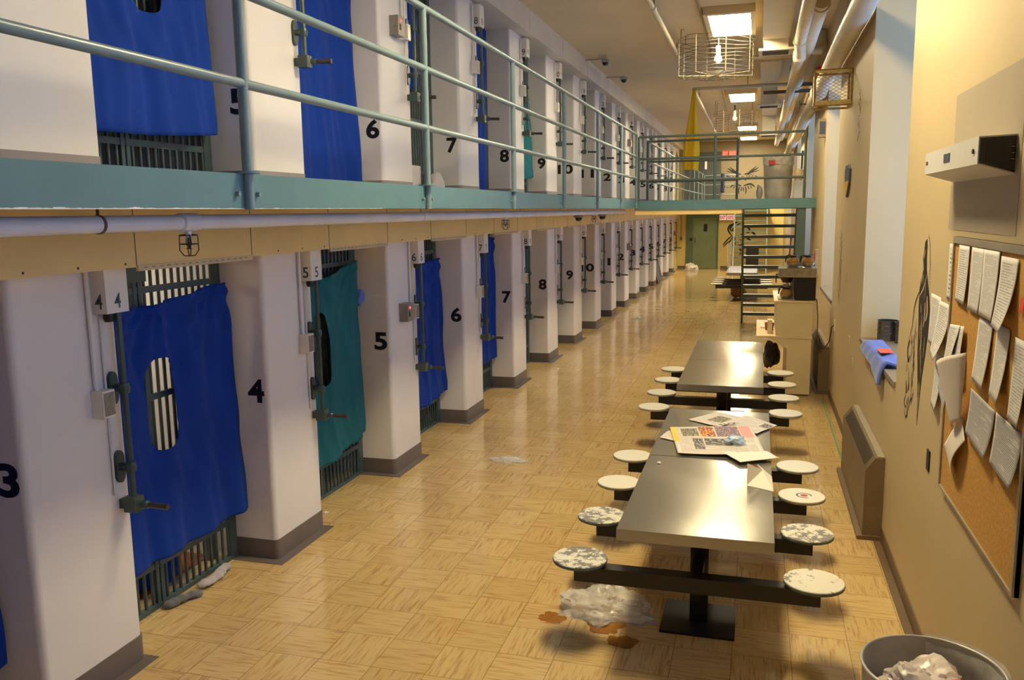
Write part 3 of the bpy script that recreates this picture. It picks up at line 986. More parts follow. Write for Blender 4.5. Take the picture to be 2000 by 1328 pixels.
# ------------------------------------------------------------------ hall tables with fixed stools
def seat_mesh(mat, edge_mat):
    mb = MB()
    mb.lathe([(0, .435), (.138, .435), (.150, .440), (.152, .448), (.150, .456), (.146, .460), (0, .460)], (0, 0, 0), 40, [0, 0, 0, 0, 1, 1])
    return mb.mesh('seat', [edge_mat, mat], smooth=40)
SEATS = {k: seat_mesh(*v) for k, v in {'heavy': ('seat_heavy', 'seat_edge'), 'mid': ('seat_mid', 'seat_edge'), 'light': ('seat_light', 'seat_edge_pale')}.items()}
SY = (4.345, 5.02, 5.70, 6.37)
def hall_table(label, dx, dy, looks):
    r = thing('mess_table', label, 'table', (-.272 + dx, 5.46 + dy, 0), group='steel mess tables')
    for y0, y1 in ((-1.37, -.006), (.006, 1.37)):
        MB().box(-.387, .387, y0, y1, .68, .74).build('tabletop', 'steel', r, bevel=.006)
    for yp in (-.777, .568):
        mb = MB().box(-.05, .05, yp - .05, yp + .05, .012, .679)
        mb.box(-.10, .10, yp - .10, yp + .10, .667, .6795)
        mb.build('pedestal', 'blacksteel', r, bevel=.004)
        MB().box(-.205, .205, yp - .2, yp + .2, .0005, .014).build('base_plate', 'blacksteel', r, bevel=.003)
    k = 0
    for y in SY:
        yy = y - 5.46
        mb = MB().box(-.655, .625, yy - .042, yy + .042, .335, .42)
        mb.box(-.70, -.56, yy - .05, yy + .05, .42, .436).box(.53, .67, yy - .05, yy + .05, .42, .436)
        mb.box(-.03, .03, min(yy, -.777 if y < 5.3 else .568), max(yy, -.777 if y < 5.3 else .568), .345, .41)
        mb.build('seat_beam', 'blacksteel', r, bevel=.003)
        for sx in (-.628, .592):
            kind = looks.get(k, 'light')
            o = bpy.data.objects.new('seat', SEATS[kind])
            COL.objects.link(o); o.parent = r
            o.location = (sx, yy, 0); o.rotation_euler = (0, 0, k * 1.3 + dy)
            if kind != 'light': o['label'] = 'round seat with flaking white paint'
            k += 1
    return r
t1 = hall_table('nearest long steel mess table with flaking round seats and newspapers on it', 0, 0, {0: 'heavy', 1: 'mid', 2: 'heavy', 3: 'heavy'})
t2 = hall_table('second long steel mess table with clean white seats, before the counter', -.037, 3.73, {})
t3 = hall_table('far mess table with a white cloth, beyond the ladder stair', -.115, 17.85, {})
# ring mark on one seat
mb = MB()
for r0, r1, mi in ((.040, .052, 0), (.0, .024, 1)):
    n = 24
    A = [mb.bm.verts.new((r1 * math.cos(2 * PI * j / n), r1 * math.sin(2 * PI * j / n), 0)) for j in range(n)]
    if r0 == 0: mb.face(A, mi)
    else:
        B = [mb.bm.verts.new((r0 * math.cos(2 * PI * j / n), r0 * math.sin(2 * PI * j / n), 0)) for j in range(n)]
        for j in range(n - 4): mb.face([A[j], A[(j + 1) % n], B[(j + 1) % n], B[j]], mi)
o = mb.build('round_mark', ['plaqueblue', 'label_red'], t1, loc=(.607, .235, .4606), smooth=0)
o['label'] = 'round mark with a blue ring and red centre on a seat'

# ------------------------------------------------------------------ papers
def sheet(name, label, cat, mat, corners, group=None, n=14, z=lambda u, v: 0.0, parent=None, thick=.0012, nrm=Vector((0, 0, 1))):
    c = [Vector(p) for p in corners]       # u runs 0->1 from c0 to c1, v from bottom c0 to top c3
    def fn(u, v):
        p = c[0] * (1 - u) * (1 - v) + c[1] * u * (1 - v) + c[2] * u * v + c[3] * (1 - u) * v
        return p + nrm * z(u, v)
    mb = MB().grid(fn, n, n)
    o = mb.build(name, mat, parent, thick=thick, smooth=60)
    if label: tag(o, label, cat, group)
    return o, fn
def patch_on(fn, u0, u1, v0, v1, mat, parent, lift=.0016, nrm=Vector((0, 0, 1)), name='printed_picture'):
    MB().grid(lambda a, b: fn(u0 + (u1 - u0) * a, v0 + (v1 - v0) * b) + nrm * lift, 8, 8).build(name, mat, parent, smooth=60)
T = .7425
wv = lambda s, a: (lambda u, v: .004 + a * (noise.noise(Vector((u * 2.2, v * 2.2, s))) + .6))
o, fn = sheet('newspaper', 'torn newspaper page with a big headline at the far end of the nearest table', 'newspaper', 'newsprint',
   [(-.486, 6.45, T), (-.243, 6.27, T), (-.06, 6.60, T), (-.275, 6.752, T)], 'newspapers on the nearest table', z=wv(1, .003))
patch_on(fn, .35, .82, .25, .70, 'photo_warm', o)
o, fn = sheet('newspaper', 'newspaper page sticking out toward the right edge of the nearest table', 'newspaper', 'newsprint',
   [(-.22, 6.24, T + .003), (.025, 6.13, T + .003), (.169, 6.40, T + .003), (-.065, 6.68, T + .003)], 'newspapers on the nearest table', z=wv(2, .004))
patch_on(fn, .72, .98, .55, .85, 'photo_grey', o)
mb = MB()
c0 = Vector((-.178, 6.325, T + .019)); ax = Vector((.155, .125, 0)).normalized(); up = Vector((-.125, .155, 0)).normalized()
letters(mb, 'BACK', .155, .05, lambda a, b: c0 + ax * a + up * b, 0, .03)
mb.build('headline', 'black', o, smooth=0)
o, fn = sheet('newspaper', 'open newspaper spread with coloured adverts in the middle of the nearest table', 'newspaper', 'newsprint',
   [(-.475, 5.478, T + .008), (.09, 5.53, T + .008), (-.02, 6.31, T + .008), (-.593, 6.14, T + .008)], 'newspapers on the nearest table', n=20,
   z=lambda u, v: .005 + .006 * (noise.noise(Vector((u * 2.5, v * 2.5, 4))) + .6) + .012 * math.exp(-((v - .5) / .06) ** 2) * (u > .15))
patch_on(fn, .0, .07, .42, .98, 'yellowprint', o)
patch_on(fn, .12, .32, .62, .92, 'photo_warm', o)
patch_on(fn, .34, .52, .60, .98, 'photo_red', o)
patch_on(fn, .54, .82, .60, .98, 'photo_purple', o)
patch_on(fn, .83, .97, .55, .98, 'pinkprint', o)
patch_on(fn, .22, .34, .15, .47, 'photo_grey', o)
patch_on(fn, .36, .68, .30, .48, 'photo_grey', o)
o, fn = sheet('newspaper', 'blank white newspaper sheet hanging over the right edge of the nearest table', 'newspaper', 'paper',
   [(-.19, 5.545, T + .014), (-.075, 5.35, T + .014), (.165, 5.50, T + .014), (.09, 5.64, T + .014)], 'newspapers on the nearest table', z=wv(5, .004))
o, fn = sheet('newspaper', 'small newspaper corner poking out at the left of the open spread', 'newspaper', 'newsprint',
   [(-.64, 5.88, T), (-.50, 5.80, T), (-.48, 6.05, T), (-.60, 6.08, T)], 'newspapers on the nearest table', z=wv(6, .002))
tag(crumple((-.115, 5.79, T + .045), (.055, .06, .022), 2.2, 3, .6, .8).build('plastic_wrapper', 'bluefilm', smooth=60), 'crumpled pale blue plastic wrapper on the open newspaper', 'wrapper')
# folded white card
mb = MB()
mb.face([mb.bm.verts.new(p) for p in ((-.028, 4.955, T - .001), (.121, 4.875, T - .001), (.06, 5.10, .795), (-.028, 5.02, .855))])
mb.face([mb.bm.verts.new(p) for p in ((.121, 4.875, T - .001), (.115, 5.16, T - .001), (.03, 5.2, .80), (.06, 5.10, .795))])
tag(mb.build('folded_card', 'paper', thick=.002, smooth=0), 'folded white card standing on the right edge of the nearest table', 'card')
tag(MB().lathe([(0, 0), (.028, 0), (.03, .006), (.026, .008), (.024, .003), (0, .003)], (-.006, 5.335, .741), 18).build('jar_lid', 'brown'), 'small round brown lid beside the white newspaper sheet', 'lid')
tag(crumple((-.575, 5.27, .747), (.012, .014, .006), 4.4, 2).build('paper_scrap', 'paper'), 'tiny white scrap on the near left of the nearest table', 'scrap')
# cloth and clutter of the far table
sheet('white_cloth', 'white sheet spread over the far mess table', 'cloth', 'whitecloth', [(-.775, 21.98, T), (-.03, 21.98, T), (-.03, 24.5, T), (-.775, 24.5, T)], z=wv(7, .003), thick=.004)

# ------------------------------------------------------------------ litter on the floor
def flatbag(label, c, size, seed, mat, cat='plastic bag', name='plastic_bag', sub=5, amp=.55):
    mb = crumple((0, 0, 0), size, seed, sub, amp, .05)
    for v in mb.bm.verts:
        v.co = Vector((v.co.x + c[0], v.co.y + c[1], max(.002, v.co.z)))
    return tag(mb.build(name, mat, smooth=60), label, cat)
flatbag('crumpled clear plastic bag on the floor under the nearest table', (-.83, 4.66, 0), (.235, .145, .10), 1.1, 'film', amp=.6)
flatbag('flattened clear plastic wrap alone on the open floor', (-2.24, 7.45, 0), (.14, .08, .025), 3.6, 'film', 'plastic wrap', 'plastic_wrap')
flatbag('small white plastic scrap far down the hall floor', (-2.5, 18.3, 0), (.10, .10, .03), 3.9, 'film', 'plastic scrap', 'plastic_scrap')
flatbag('white bag lying before the far green door', (-2.50, 33.6, 0), (.24, .2, .22), 8.8, 'whitecloth', 'bag', 'white_bag')
flatbag('pale blue crumpled film on the floor behind the near bin', (.55, 3.92, 0), (.07, .06, .05), 7.7, 'bluefilm', 'wrapper', 'plastic_wrapper')
flatbag('white paper scrap on the floor near the counter', (.50, 10.6, 0), (.02, .02, .008), 1.9, 'paper', 'scrap', 'paper_scrap', 2)
flatbag('tiny white crumb on the floor before lower pillar 7', (-2.86, 12.15, 0), (.03, .03, .012), 2.9, 'paper', 'scrap', 'paper_scrap', 2)
flatbag('tiny white crumb on the floor by the lower cell 5 bars', (-3.25, 5.75, 0), (.016, .016, .01), 4.9, 'paper', 'scrap', 'paper_scrap', 2)
def spill(label, c, r, seed, sx=1.0):
    mb = MB()
    n = 40
    V = []
    for k in range(n):
        a = 2 * PI * k / n
        q = r * (1 + .45 * noise.noise(Vector((math.cos(a) * 1.6, math.sin(a) * 1.6, seed))) + .2 * noise.noise(Vector((math.cos(a) * 5, math.sin(a) * 5, seed))))
        V.append((c[0] + q * math.cos(a) * sx, c[1] + q * math.sin(a)))
    mb.prism(V, lambda u, v, a: (u, v, a), .0004, .0012)
    return tag(mb.build('spill', 'stain', smooth=0), label, 'spill', 'tan spills on the floor')
spill('small tan spill left of the plastic bag', (-1.09, 4.50, 0), .07, 1.0, 1.2)
spill('wide tan spill in front of the plastic bag', (-.78, 4.48, 0), .10, 2.0)
spill('dull tan spill beside the foot of the nearest table', (-.66, 4.33, 0), .06, 3.0, 1.5)
tag(MB().box(.795, .815, 7.9, 10.9, .0004, .0012).build('floor_tape', 'greentape', smooth=0), 'strip of green tape on the floor along the right wall', 'tape')

# ------------------------------------------------------------------ right wall: baseboard, radiators, board, murals
mb = MB()
for a, b in ((YBACK, 6.19), (7.87, 11.02), (12.95, YEND)):
    mb.box(XW - .008, XW, a, b, .001, .10)
mb.box(.838, XW, 1.0, 6.19, .0006, .0022)
struct(mb.build('baseboard_right', 'basebrown', smooth=0))
struct(MB().box(-3.12, -2.83, YEND - .01, YEND, .001, .1).box(-1.45, XW, YEND - .01, YEND, .001, .1).build('baseboard_end', 'base', smooth=0))
def radiator(label, y0, y1):
    r = thing('radiator', label, 'radiator', (XW, y0, 0), group='wall radiators')
    L = y1 - y0
    prof = [(-.128, .03), (-.128, .505), (-.062, .60), (-.002, .60), (-.002, .03)]
    MB().prism(prof, lambda u, v, a: (u, a, v), 0, L).build('casing', 'rad', r, bevel=.004)
    mb = MB()
    d = Vector((.066, 0, .095)).normalized(); nn = Vector((-.095, 0, .066)).normalized()
    ny = int((L - .2) / .032)
    for j in range(ny):
        for k in range(8):
            p = Vector((-.128, .1 + j * .032, .505)) + d * (.014 + k * .0118) + nn * .0015
            b_ = [p, p + Vector((0, .024, 0)), p + Vector((0, .024, 0)) + d * .0085, p + d * .0085]
            mb.face([mb.bm.verts.new(q) for q in b_])
    mb.build('grille', 'radgrille', r, smooth=0, recalc=False)
    MB().box(-.0005 - .05, -.003, .0, L, .601, .612).build('top_rail', 'alu', r, bevel=.002)
    MB().box(-.165, -.002, -.02, L, .0006, .03).build('plinth', 'basebrown', r, smooth=0)
    return r
radiator('taupe wall radiator with a slotted top, near the notice board', 6.21, 7.86)
radiator('grey wall radiator behind the coffee counter', 11.18, 12.9)
# primer patches
PATCHES = ((3.47, 4.61, 2.45, 2.87, 'grey primer patch on the wall above the metal box'), (3.47, 4.62, 2.235, 2.45, 'grey primer patch on the wall below the metal box'))
for a, b, c_, d_, lab in PATCHES:
    tag(MB().box(XW - .0015, XW - .0002, a, b, c_, d_).build('primer_patch', 'patch', smooth=0), lab, 'paint patch')
# steel box with a dark end
bx = thing('wall_cabinet', 'white steel box with a black end panel high on the right wall', 'metal box', (XW, 4.575, 2.46))
MB().prism([(-.001, 0), (-.129, .04), (-.129, .14), (-.001, .145)], lambda u, v, a: (u, a, v), -1.045, 0).build('casing', 'whitebox', bx, bevel=.003)
mb = MB().prism([(-.006, .006), (-.124, .044), (-.124, .134), (-.006, .139)], lambda u, v, a: (u, a, v), -1.052, -1.0455)
mb.build('end_panel', 'darkplastic', bx, bevel=.001)
MB().prism([(-.04, .03), (-.105, .05), (-.105, .12), (-.04, .12)], lambda u, v, a: (u, a, v), -1.054, -1.0525).build('inner_panel', 'black', bx, smooth=0)
mb = MB()
for k in range(3): mb.tube([(-.022, -1.056, .055 + .022 * k), (-.012, -1.056, .055 + .022 * k)], .003, 6)
mb.build('latch', 'tin', bx)
MB().box(-.1315, -.1295, -.56, -.44, .075, .11).build('nameplate', 'plaqueblue', bx, smooth=0)
for yy in (-.06, -.98):
    MB().lathe([(0, 0), (.009, 0), (.009, -.006), (0, -.006)], (-.1295, yy, .09), 8, 0, 'x').build('screw', 'rust', bx)
# notice board
nb = thing('notice_board', 'large cork notice board in a grey metal frame', 'notice board', (XW, 4.38, 1.008))
BW, BH = 1.27, 1.2
MB().box(-.016, -.001, -BW, 0, .0, BH).build('cork_panel', 'cork', nb, smooth=0)
mb = MB().box(-.024, -.001, -.022, 0, 0, BH).box(-.024, -.001, -BW, -BW + .022, 0, BH)
mb.box(-.024, -.001, -BW + .022, -.022, BH - .03, BH).box(-.024, -.001, -BW + .022, -.022, 0, .008)
mb.build('frame', 'alu', nb, smooth=0)
NX = Vector((-1, 0, 0))
def notice(label, mat, ya, yb, za, zb, x=.876, curl=.02, skew=0.0, group='papers pinned on and beside the notice board', tilt=0.0):
    """ya is the left side as seen from the hall (larger y)"""
    return sheet('notice_sheet', label, 'paper', mat, [(x, ya + skew, za + tilt), (x, yb + skew, za), (x, yb, zb), (x, ya, zb + tilt)], group,
                 z=lambda u, v: curl * (1 - v) ** 2 * (.4 + .6 * u) + .002, nrm=NX, n=12)
notice('white sheet with bold widely spaced lines on the wall left of the board', 'type_sparse', 4.545, 4.395, 1.90, 2.168, x=.8935, curl=.004)
notice('narrow typed sheet on the wall, leftmost of the papers', 'type_fine', 4.915, 4.66, 1.63, 1.89, x=.8925, curl=.012)
notice('typed sheet curling outward on the wall beside the board', 'type_mid', 4.70, 4.42, 1.60, 1.875, x=.892, curl=.06, skew=.05)
notice('plain sheet hanging below the curling sheet', 'type_fine', 4.73, 4.55, 1.33, 1.60, x=.8966, curl=.03)
notice('torn typed sheet in the top left corner of the cork', 'type_mid', 4.255, 4.055, 1.92, 2.174, curl=.012)
notice('typed sheet at the top of the cork, second from its left', 'type_fine', 4.01, 3.805, 1.91, 2.174, curl=.012)
notice('typed sheet at the top of the cork beside a curling roll', 'type_fine', 3.80, 3.57, 1.91, 2.174, x=.8745, curl=.016)
notice('bulging typed sheet at the top right of the cork', 'type_mid', 3.55, 3.33, 1.90, 2.16, curl=.05)
notice('typed sheet below the bulging sheet', 'type_fine', 3.545, 3.37, 1.633, 1.905, curl=.03)
notice('typed sheet alone in the middle row of the cork', 'type_fine', 3.815, 3.60, 1.633, 1.897, curl=.02, skew=.03)
notice('typed sheet at the right end of the middle row', 'type_mid', 3.30, 3.137, 1.60, 1.89, curl=.02)
notice('grey crumpled calendar sheet in the lower row, left one', 'calendar', 3.87, 3.49, 1.39, 1.58, curl=.03, tilt=.01)
notice('grey crumpled calendar sheet in the lower row, right one', 'calendar', 3.47, 3.137, 1.385, 1.58, curl=.03)
tag(MB().prism([(0, 0), (.05, .01), (.05, .06), (.01, .05)], lambda u, v, a: (a, 3.27 - u, 1.98 + v), .870, .872).build('red_card', 'orange', smooth=0), 'small red card pinned at the right of the cork', 'card')
# rolled sheaf of papers stuck on the left of the cork
rl = thing('hanging_paper_sheaf', 'thick curled sheaf of papers pinned on the left of the cork', 'papers', (XW, 4.13, 1.6))
def leaf(nm, mat, pts, bulge, x0):
    """pts: bottom left, bottom right, top right, top left as (y, z)"""
    c = [(x0 - XW, a - 4.13, b - 1.6) for a, b in pts]
    sheet(nm, None, None, mat, c, z=bulge, parent=rl, nrm=NX, n=16, thick=.0015)
leaf('inner_sheet', 'type_mid', [(4.34, 1.60), (4.10, 1.62), (4.09, 1.825), (4.29, 1.806)], lambda u, v: .008 + .03 * (1 - v) * (.4 + u), .872)
leaf('inner_sheet', 'type_fine', [(4.20, 1.60), (4.00, 1.62), (4.03, 1.83), (4.12, 1.82)], lambda u, v: .004 + .022 * (1 - v), .870)
leaf('inner_sheet', 'calendar', [(4.33, 1.50), (4.18, 1.42), (4.22, 1.60), (4.36, 1.62)], lambda u, v: .01 + .03 * (1 - v), .874)
leaf('outer_roll', 'paper', [(4.06, 1.37), (3.93, 1.43), (3.90, 1.735), (4.30, 1.597)], lambda u, v: .012 + (.02 + .05 * v) * math.sin(PI * u) ** .8, .866)
leaf('lower_sheet', 'paper', [(4.06, 1.139), (3.87, 1.36), (3.96, 1.45), (4.26, 1.235)], lambda u, v: .008 + .025 * math.sin(PI * u) * (1 - v), .872)
# cover plates and sockets
def plate(label, y, z, w=.07, h=.115, mat='plate', cat='wall plate', name='wall_plate', d=.007, ymat=None):
    return tag(MB().box(XW - d, XW - .0002, y - w / 2, y + w / 2, z - h / 2, z + h / 2).build(name, mat, bevel=.0015), label, cat)
plate('dark metal switch plate left of the notice board', 4.745, 1.02, .07, .11, 'black')
plate('cover plate above the towel, between the two recesses', 9.5, 1.62, mat='cream')
plate('cover plate low on the wall behind the near radiator', 8.9, 1.02, mat='cream')
plate('second cover plate low on the wall near the window recess', 8.55, .86, mat='cream')
# plaques and panels
pq = thing('mounted_shield', 'blue and yellow shield plaque high on the right wall', 'plaque', (XW, 9.72, 2.62))
prof = [(-.24, .12), (-.12, .17), (.0, .155), (.12, .17), (.24, .12), (.22, -.03), (.1, -.13), (0, -.17), (-.1, -.13), (-.22, -.03)]
MB().prism(prof, lambda u, v, a: (a, u, v), -.022, -.001).build('shield', 'plaqueblue', pq, bevel=.004)
MB().prism([(-.21, .0), (.21, .0), (.2, -.03), (.09, -.12), (0, -.155), (-.09, -.12), (-.2, -.03)], lambda u, v, a: (a, u, v), -.026, -.0215).build('lower_field', 'plaqueyellow', pq, smooth=0)
# extinguisher cabinet
ec = thing('mounted_fire_alarm', 'small dark panel with a red pull on the far right wall', 'alarm panel', (XW, 14.0, 1.5))
MB().box(-.05, -.001, -.14, .14, -.2, .2).build('casing', 'grey', ec, bevel=.006)
MB().box(-.062, -.05, -.09, .09, .02, .16).build('red_pull', 'red', ec, bevel=.004)
MB().box(-.058, -.05, -.10, .10, -.16, -.02).build('black_panel', 'black', ec, bevel=.002)
# scratched writing on the pier
mb = MB()
rnd = random.Random(5)
for k in range(9):
    z = 3.0 + k * .055
    y = 8.95 + rnd.uniform(-.05, .05)
    for j in range(3):
        a, b = rnd.uniform(-.06, .06), rnd.uniform(-.02, .02)
        mb.tube([(XW - .0015, y + a, z + b), (XW - .0015, y + a + rnd.uniform(-.03, .03), z + b + rnd.uniform(-.035, .035))], .0016, 4)
tag(mb.build('scratched_writing', 'taupewall'), 'faint scratched writing on the wall below the mesh cage', 'writing')

def blob(mb, pts, x=XW - .0012, m=0):
    mb.prism(pts, lambda u, v, a: (a, u, v), x, x + .001, m)
def stroke(mb, pts, w, fn, m=0):
    """tapered brush stroke through pts, as a thin raised ribbon"""
    P = [Vector((p[0], p[1], 0)) for p in pts]
    Q = []
    for i in range(len(P) - 1):
        a = P[i - 1] if i else P[i]; b, c = P[i], P[i + 1]; d = P[i + 2] if i + 2 < len(P) else P[i + 1]
        for k in range(5):
            t = k / 5
            Q.append(.5 * ((2 * b) + (c - a) * t + (2 * a - 5 * b + 4 * c - d) * t * t + (3 * b - a - 3 * c + d) * t ** 3))
    Q.append(P[-1])
    L, Rr = [], []
    for i, p in enumerate(Q):
        d = (Q[min(i + 1, len(Q) - 1)] - Q[max(i - 1, 0)])
        d = d.normalized() if d.length > 1e-9 else Vector((1, 0, 0))
        n = Vector((-d.y, d.x, 0))
        t = i / (len(Q) - 1)
        ww = w * (.25 + .75 * math.sin(PI * min(.98, t * .93 + .05)))
        L.append(p + n * ww / 2); Rr.append(p - n * ww / 2)
    VL = [mb.bm.verts.new(fn(p.x, p.y)) for p in L]; VR = [mb.bm.verts.new(fn(p.x, p.y)) for p in Rr]
    for i in range(len(Q) - 1):
        mb.face([VL[i], VL[i + 1], VR[i + 1], VR[i]], m)
# drawing beside the board: tall black brush figure
wall = lambda a, b: (XW - .0013, a, b)
wall2 = lambda a, b: (XW - .0022, a, b)
mb = MB()
body = [(5.15, 2.17), (5.20, 2.15), (5.235, 2.05), (5.20, 2.0), (5.25, 1.95), (5.29, 1.88), (5.29, 1.78), (5.26, 1.66), (5.24, 1.5), (5.19, 1.36), (5.16, 1.22), (5.135, 1.11), (5.115, 1.22), (5.07, 1.40), (5.01, 1.54), (4.965, 1.68), (4.955, 1.80), (5.0, 1.87), (5.05, 1.93), (5.11, 2.0), (5.13, 2.07), (5.13, 2.13)]
blob(mb, body)
for pts, w in (([(5.12, 2.19), (5.06, 2.14), (5.02, 2.02), (5.04, 1.95)], .008), ([(5.30, 1.86), (5.42, 1.76), (5.46, 1.6)], .018), ([(5.33, 1.7), (5.36, 1.55), (5.34, 1.40), (5.38, 1.28)], .016),
               ([(5.50, 1.55), (5.57, 1.48), (5.52, 1.42), (5.47, 1.46)], .03), ([(5.45, 1.58), (5.42, 1.5), (5.46, 1.42)], .014), ([(5.50, 1.38), (5.47, 1.30), (5.50, 1.22)], .014), ([(5.56, 1.29), (5.54, 1.24), (5.52, 1.22)], .03),
               ([(5.55, 1.20), (5.59, 1.15), (5.52, 1.13), (5.50, 1.19)], .016), ([(5.47, 1.2), (5.45, 1.1), (5.5, 1.08)], .014), ([(5.58, 1.11), (5.50, 1.07), (5.47, 1.13)], .014), ([(5.40, 1.35), (5.37, 1.24), (5.40, 1.18)], .01)):
    stroke(mb, pts, w, wall)
for pts, w in (([(5.27, 1.84), (5.16, 1.90), (5.09, 1.98)], .014), ([(5.05, 1.86), (5.02, 1.78), (5.06, 1.72)], .03), ([(5.10, 1.82), (5.09, 1.74), (5.11, 1.68)], .02), ([(5.17, 1.74), (5.15, 1.62), (5.17, 1.54)], .016),
               ([(5.21, 1.68), (5.19, 1.6)], .014), ([(5.05, 1.64), (5.06, 1.52)], .014), ([(5.13, 1.54), (5.12, 1.42)], .012), ([(5.14, 1.34), (5.13, 1.24)], .01), ([(5.18, 2.11), (5.20, 2.06)], .02), ([(5.22, 1.80), (5.2, 1.75)], .014)):
    stroke(mb, pts, w, wall2, 1)
rnd = random.Random(11)
for k in range(24):
    z = rnd.uniform(1.2, 2.0)
    t = (z - 1.15) / .85
    y = 5.14 + rnd.uniform(-.13, .10) * min(1, t + .1)
    stroke(mb, [(y, z), (y - .006, z - .02), (y + .003, z - .045 - .05 * rnd.random())], .005 + .005 * rnd.random(), wall2, 1)
for k in range(22):
    a = k / 21
    stroke(mb, [(5.10 - .10 * math.sin(a * 2.2), 2.195 - .33 * a), (5.095 - .10 * math.sin(a * 2.2), 2.188 - .33 * a)], .008, wall)
for k in range(26):
    y, z = rnd.uniform(5.30, 5.58), rnd.uniform(1.15, 1.65)
    stroke(mb, [(y, z), (y - .012, z - .02), (y + .008, z - .05)], .012, wall)
tag(mb.build('wall_drawing', ['black', 'cream'], smooth=0, recalc=False), 'tall black ink drawing on the wall between the recess and the board', 'drawing')
mb = MB()
for k in range(16):
    z0 = 2.06 - k * .046
    y0 = 10.2 + .12 * math.sin(k * 1.9)
    stroke(mb, [(y0 + .12, z0), (y0, z0 - .05), (y0 + .08 * math.sin(k), z0 - .12)], .016, wall)
stroke(mb, [(10.25, 1.78), (10.22, 1.55)], .03, wall, 1)
tag(mb.build('wall_drawing', ['black', 'rust'], smooth=0, recalc=False), 'thin black ink drawing on the pier beside the coffee counter', 'drawing')

# ------------------------------------------------------------------ window sill things
tc = thing('tin_can', 'open tin can standing on the near window sill', 'can', (1.095, 7.86, ZS))
MB().lathe([(.085, 0), (.085, .17), (.088, .175), (.083, .175), (.080, .01), (0, .01)], (0, 0, 0), 28).lathe([(0, 0), (.085, 0)], (0, 0, 0), 28).build('body', 'tin', tc)
for z in (.05, .09, .13):
    MB().tube([(.086 * math.cos(2 * PI * k / 24), .086 * math.sin(2 * PI * k / 24), z) for k in range(24)], .0025, 5, closed=True).build('rib', 'tin', tc)
tc2 = dup(tc, (1.215, 7.71, ZS), 'second tin can behind the first on the near sill')
def drape(u, v):
    # u along the sill, v from the back of the sill over its edge
    yy = 6.42 + 1.13 * u
    if v < .55:
        x = 1.0 - (v / .55) * .105 + .02 * u; z = ZS + .035 + .015 * noise.noise(Vector((u * 3, v * 3, 2)))
    else:
        k = (v - .55) / .45
        x = .886 - .03 * math.sin(k * PI * .6) - .004 * math.sin(u * 26); z = ZS + .035 - k * (.085 + .09 * (1 - u) * math.sin(PI * min(1, u * 2 + .25)))
    return (x, yy, z)
tag(MB().grid(drape, 30, 30).build('folded_towel', 'towel', thick=.02, smooth=60), 'folded periwinkle blue cloth hanging over the near window sill', 'cloth')
tag(MB().prism([(0, 0), (.16, .02), (.15, .22), (-.01, .2)], lambda u, v, a: (.90 + u * .6, 6.75 + v, a), ZS + .062, ZS + .065).build('red_card', 'orange', smooth=0), 'bright red orange card lying on the blue cloth', 'card')

# ------------------------------------------------------------------ coffee counter
ct = thing('counter_cabinet', 'ivory lower cabinet of the coffee counter with an overhanging shelf', 'cabinet', (.375, 11.0, 0))
MB().box(0, .285, 0, 1.5, .02, .73).build('body', 'ivory', ct, bevel=.003)
MB().box(-.375, .295, -.01, 1.6, .73, .755).build('shelf_board', 'shelfwood', ct, bevel=.003)
MB().prism([(0, .6), (-.22, .73), (0, .73)], lambda u, v, a: (u - .0005, a, v), .0, .02).build('bracket', 'ivory', ct, smooth=0)
MB().prism([(0, .6), (-.22, .73), (0, .73)], lambda u, v, a: (u - .0005, a, v), 1.46, 1.48).build('bracket', 'ivory', ct, smooth=0)
MB().box(.01, .275, .03, 1.47, .0005, .02).build('plinth', 'base', ct, smooth=0)
up = thing('counter_cabinet', 'ivory upper cabinet standing on the counter shelf', 'cabinet', (.235, 11.0, .756))
MB().box(0, .43, .02, 1.40, 0, .425).build('body', 'ivory', up, bevel=.003)
MB().box(-.03, .435, 0, 1.42, .425, .445).build('worktop', 'shelfwood', up, bevel=.003)
cm = thing('coffee_machine', 'two tier steel coffee machine with a black side', 'coffee machine', (.25, 11.05, 1.2015))
MB().box(.205, .445, .02, .45, .0, .29).build('side_panel', 'darkplastic', cm, bevel=.004)
MB().box(0, .445, .01, .46, .30, .40).build('head', 'machine', cm, bevel=.006)
MB().box(.0, .445, .0, .47, .29, .30).build('seam_plate', 'machine', cm, smooth=0)
MB().box(.0, .20, .02, .45, .0, .012).build('base_tray', 'machine', cm, bevel=.003)
MB().box(.15, .20, .30, .45, .012, .29).build('back_plate', 'machine', cm, bevel=.003)
MB().lathe([(.085, .29), (.08, .27), (.05, .215), (0, .21)], (.10, .14, 0), 20).build('filter_basket', 'darkplastic', cm)
for x in (.17, .335):
    MB().lathe([(0, .40), (.075, .40), (.08, .408), (.07, .415), (0, .415)], (x, .12, 0), 22).build('warming_plate', 'machine', cm)
MB().tube([(-.002, .02, .33), (-.03, .02, .33), (-.03, .02, .25), (-.03, .02, .22)], .007, 6).build('tap_lever', 'darkplastic', cm)
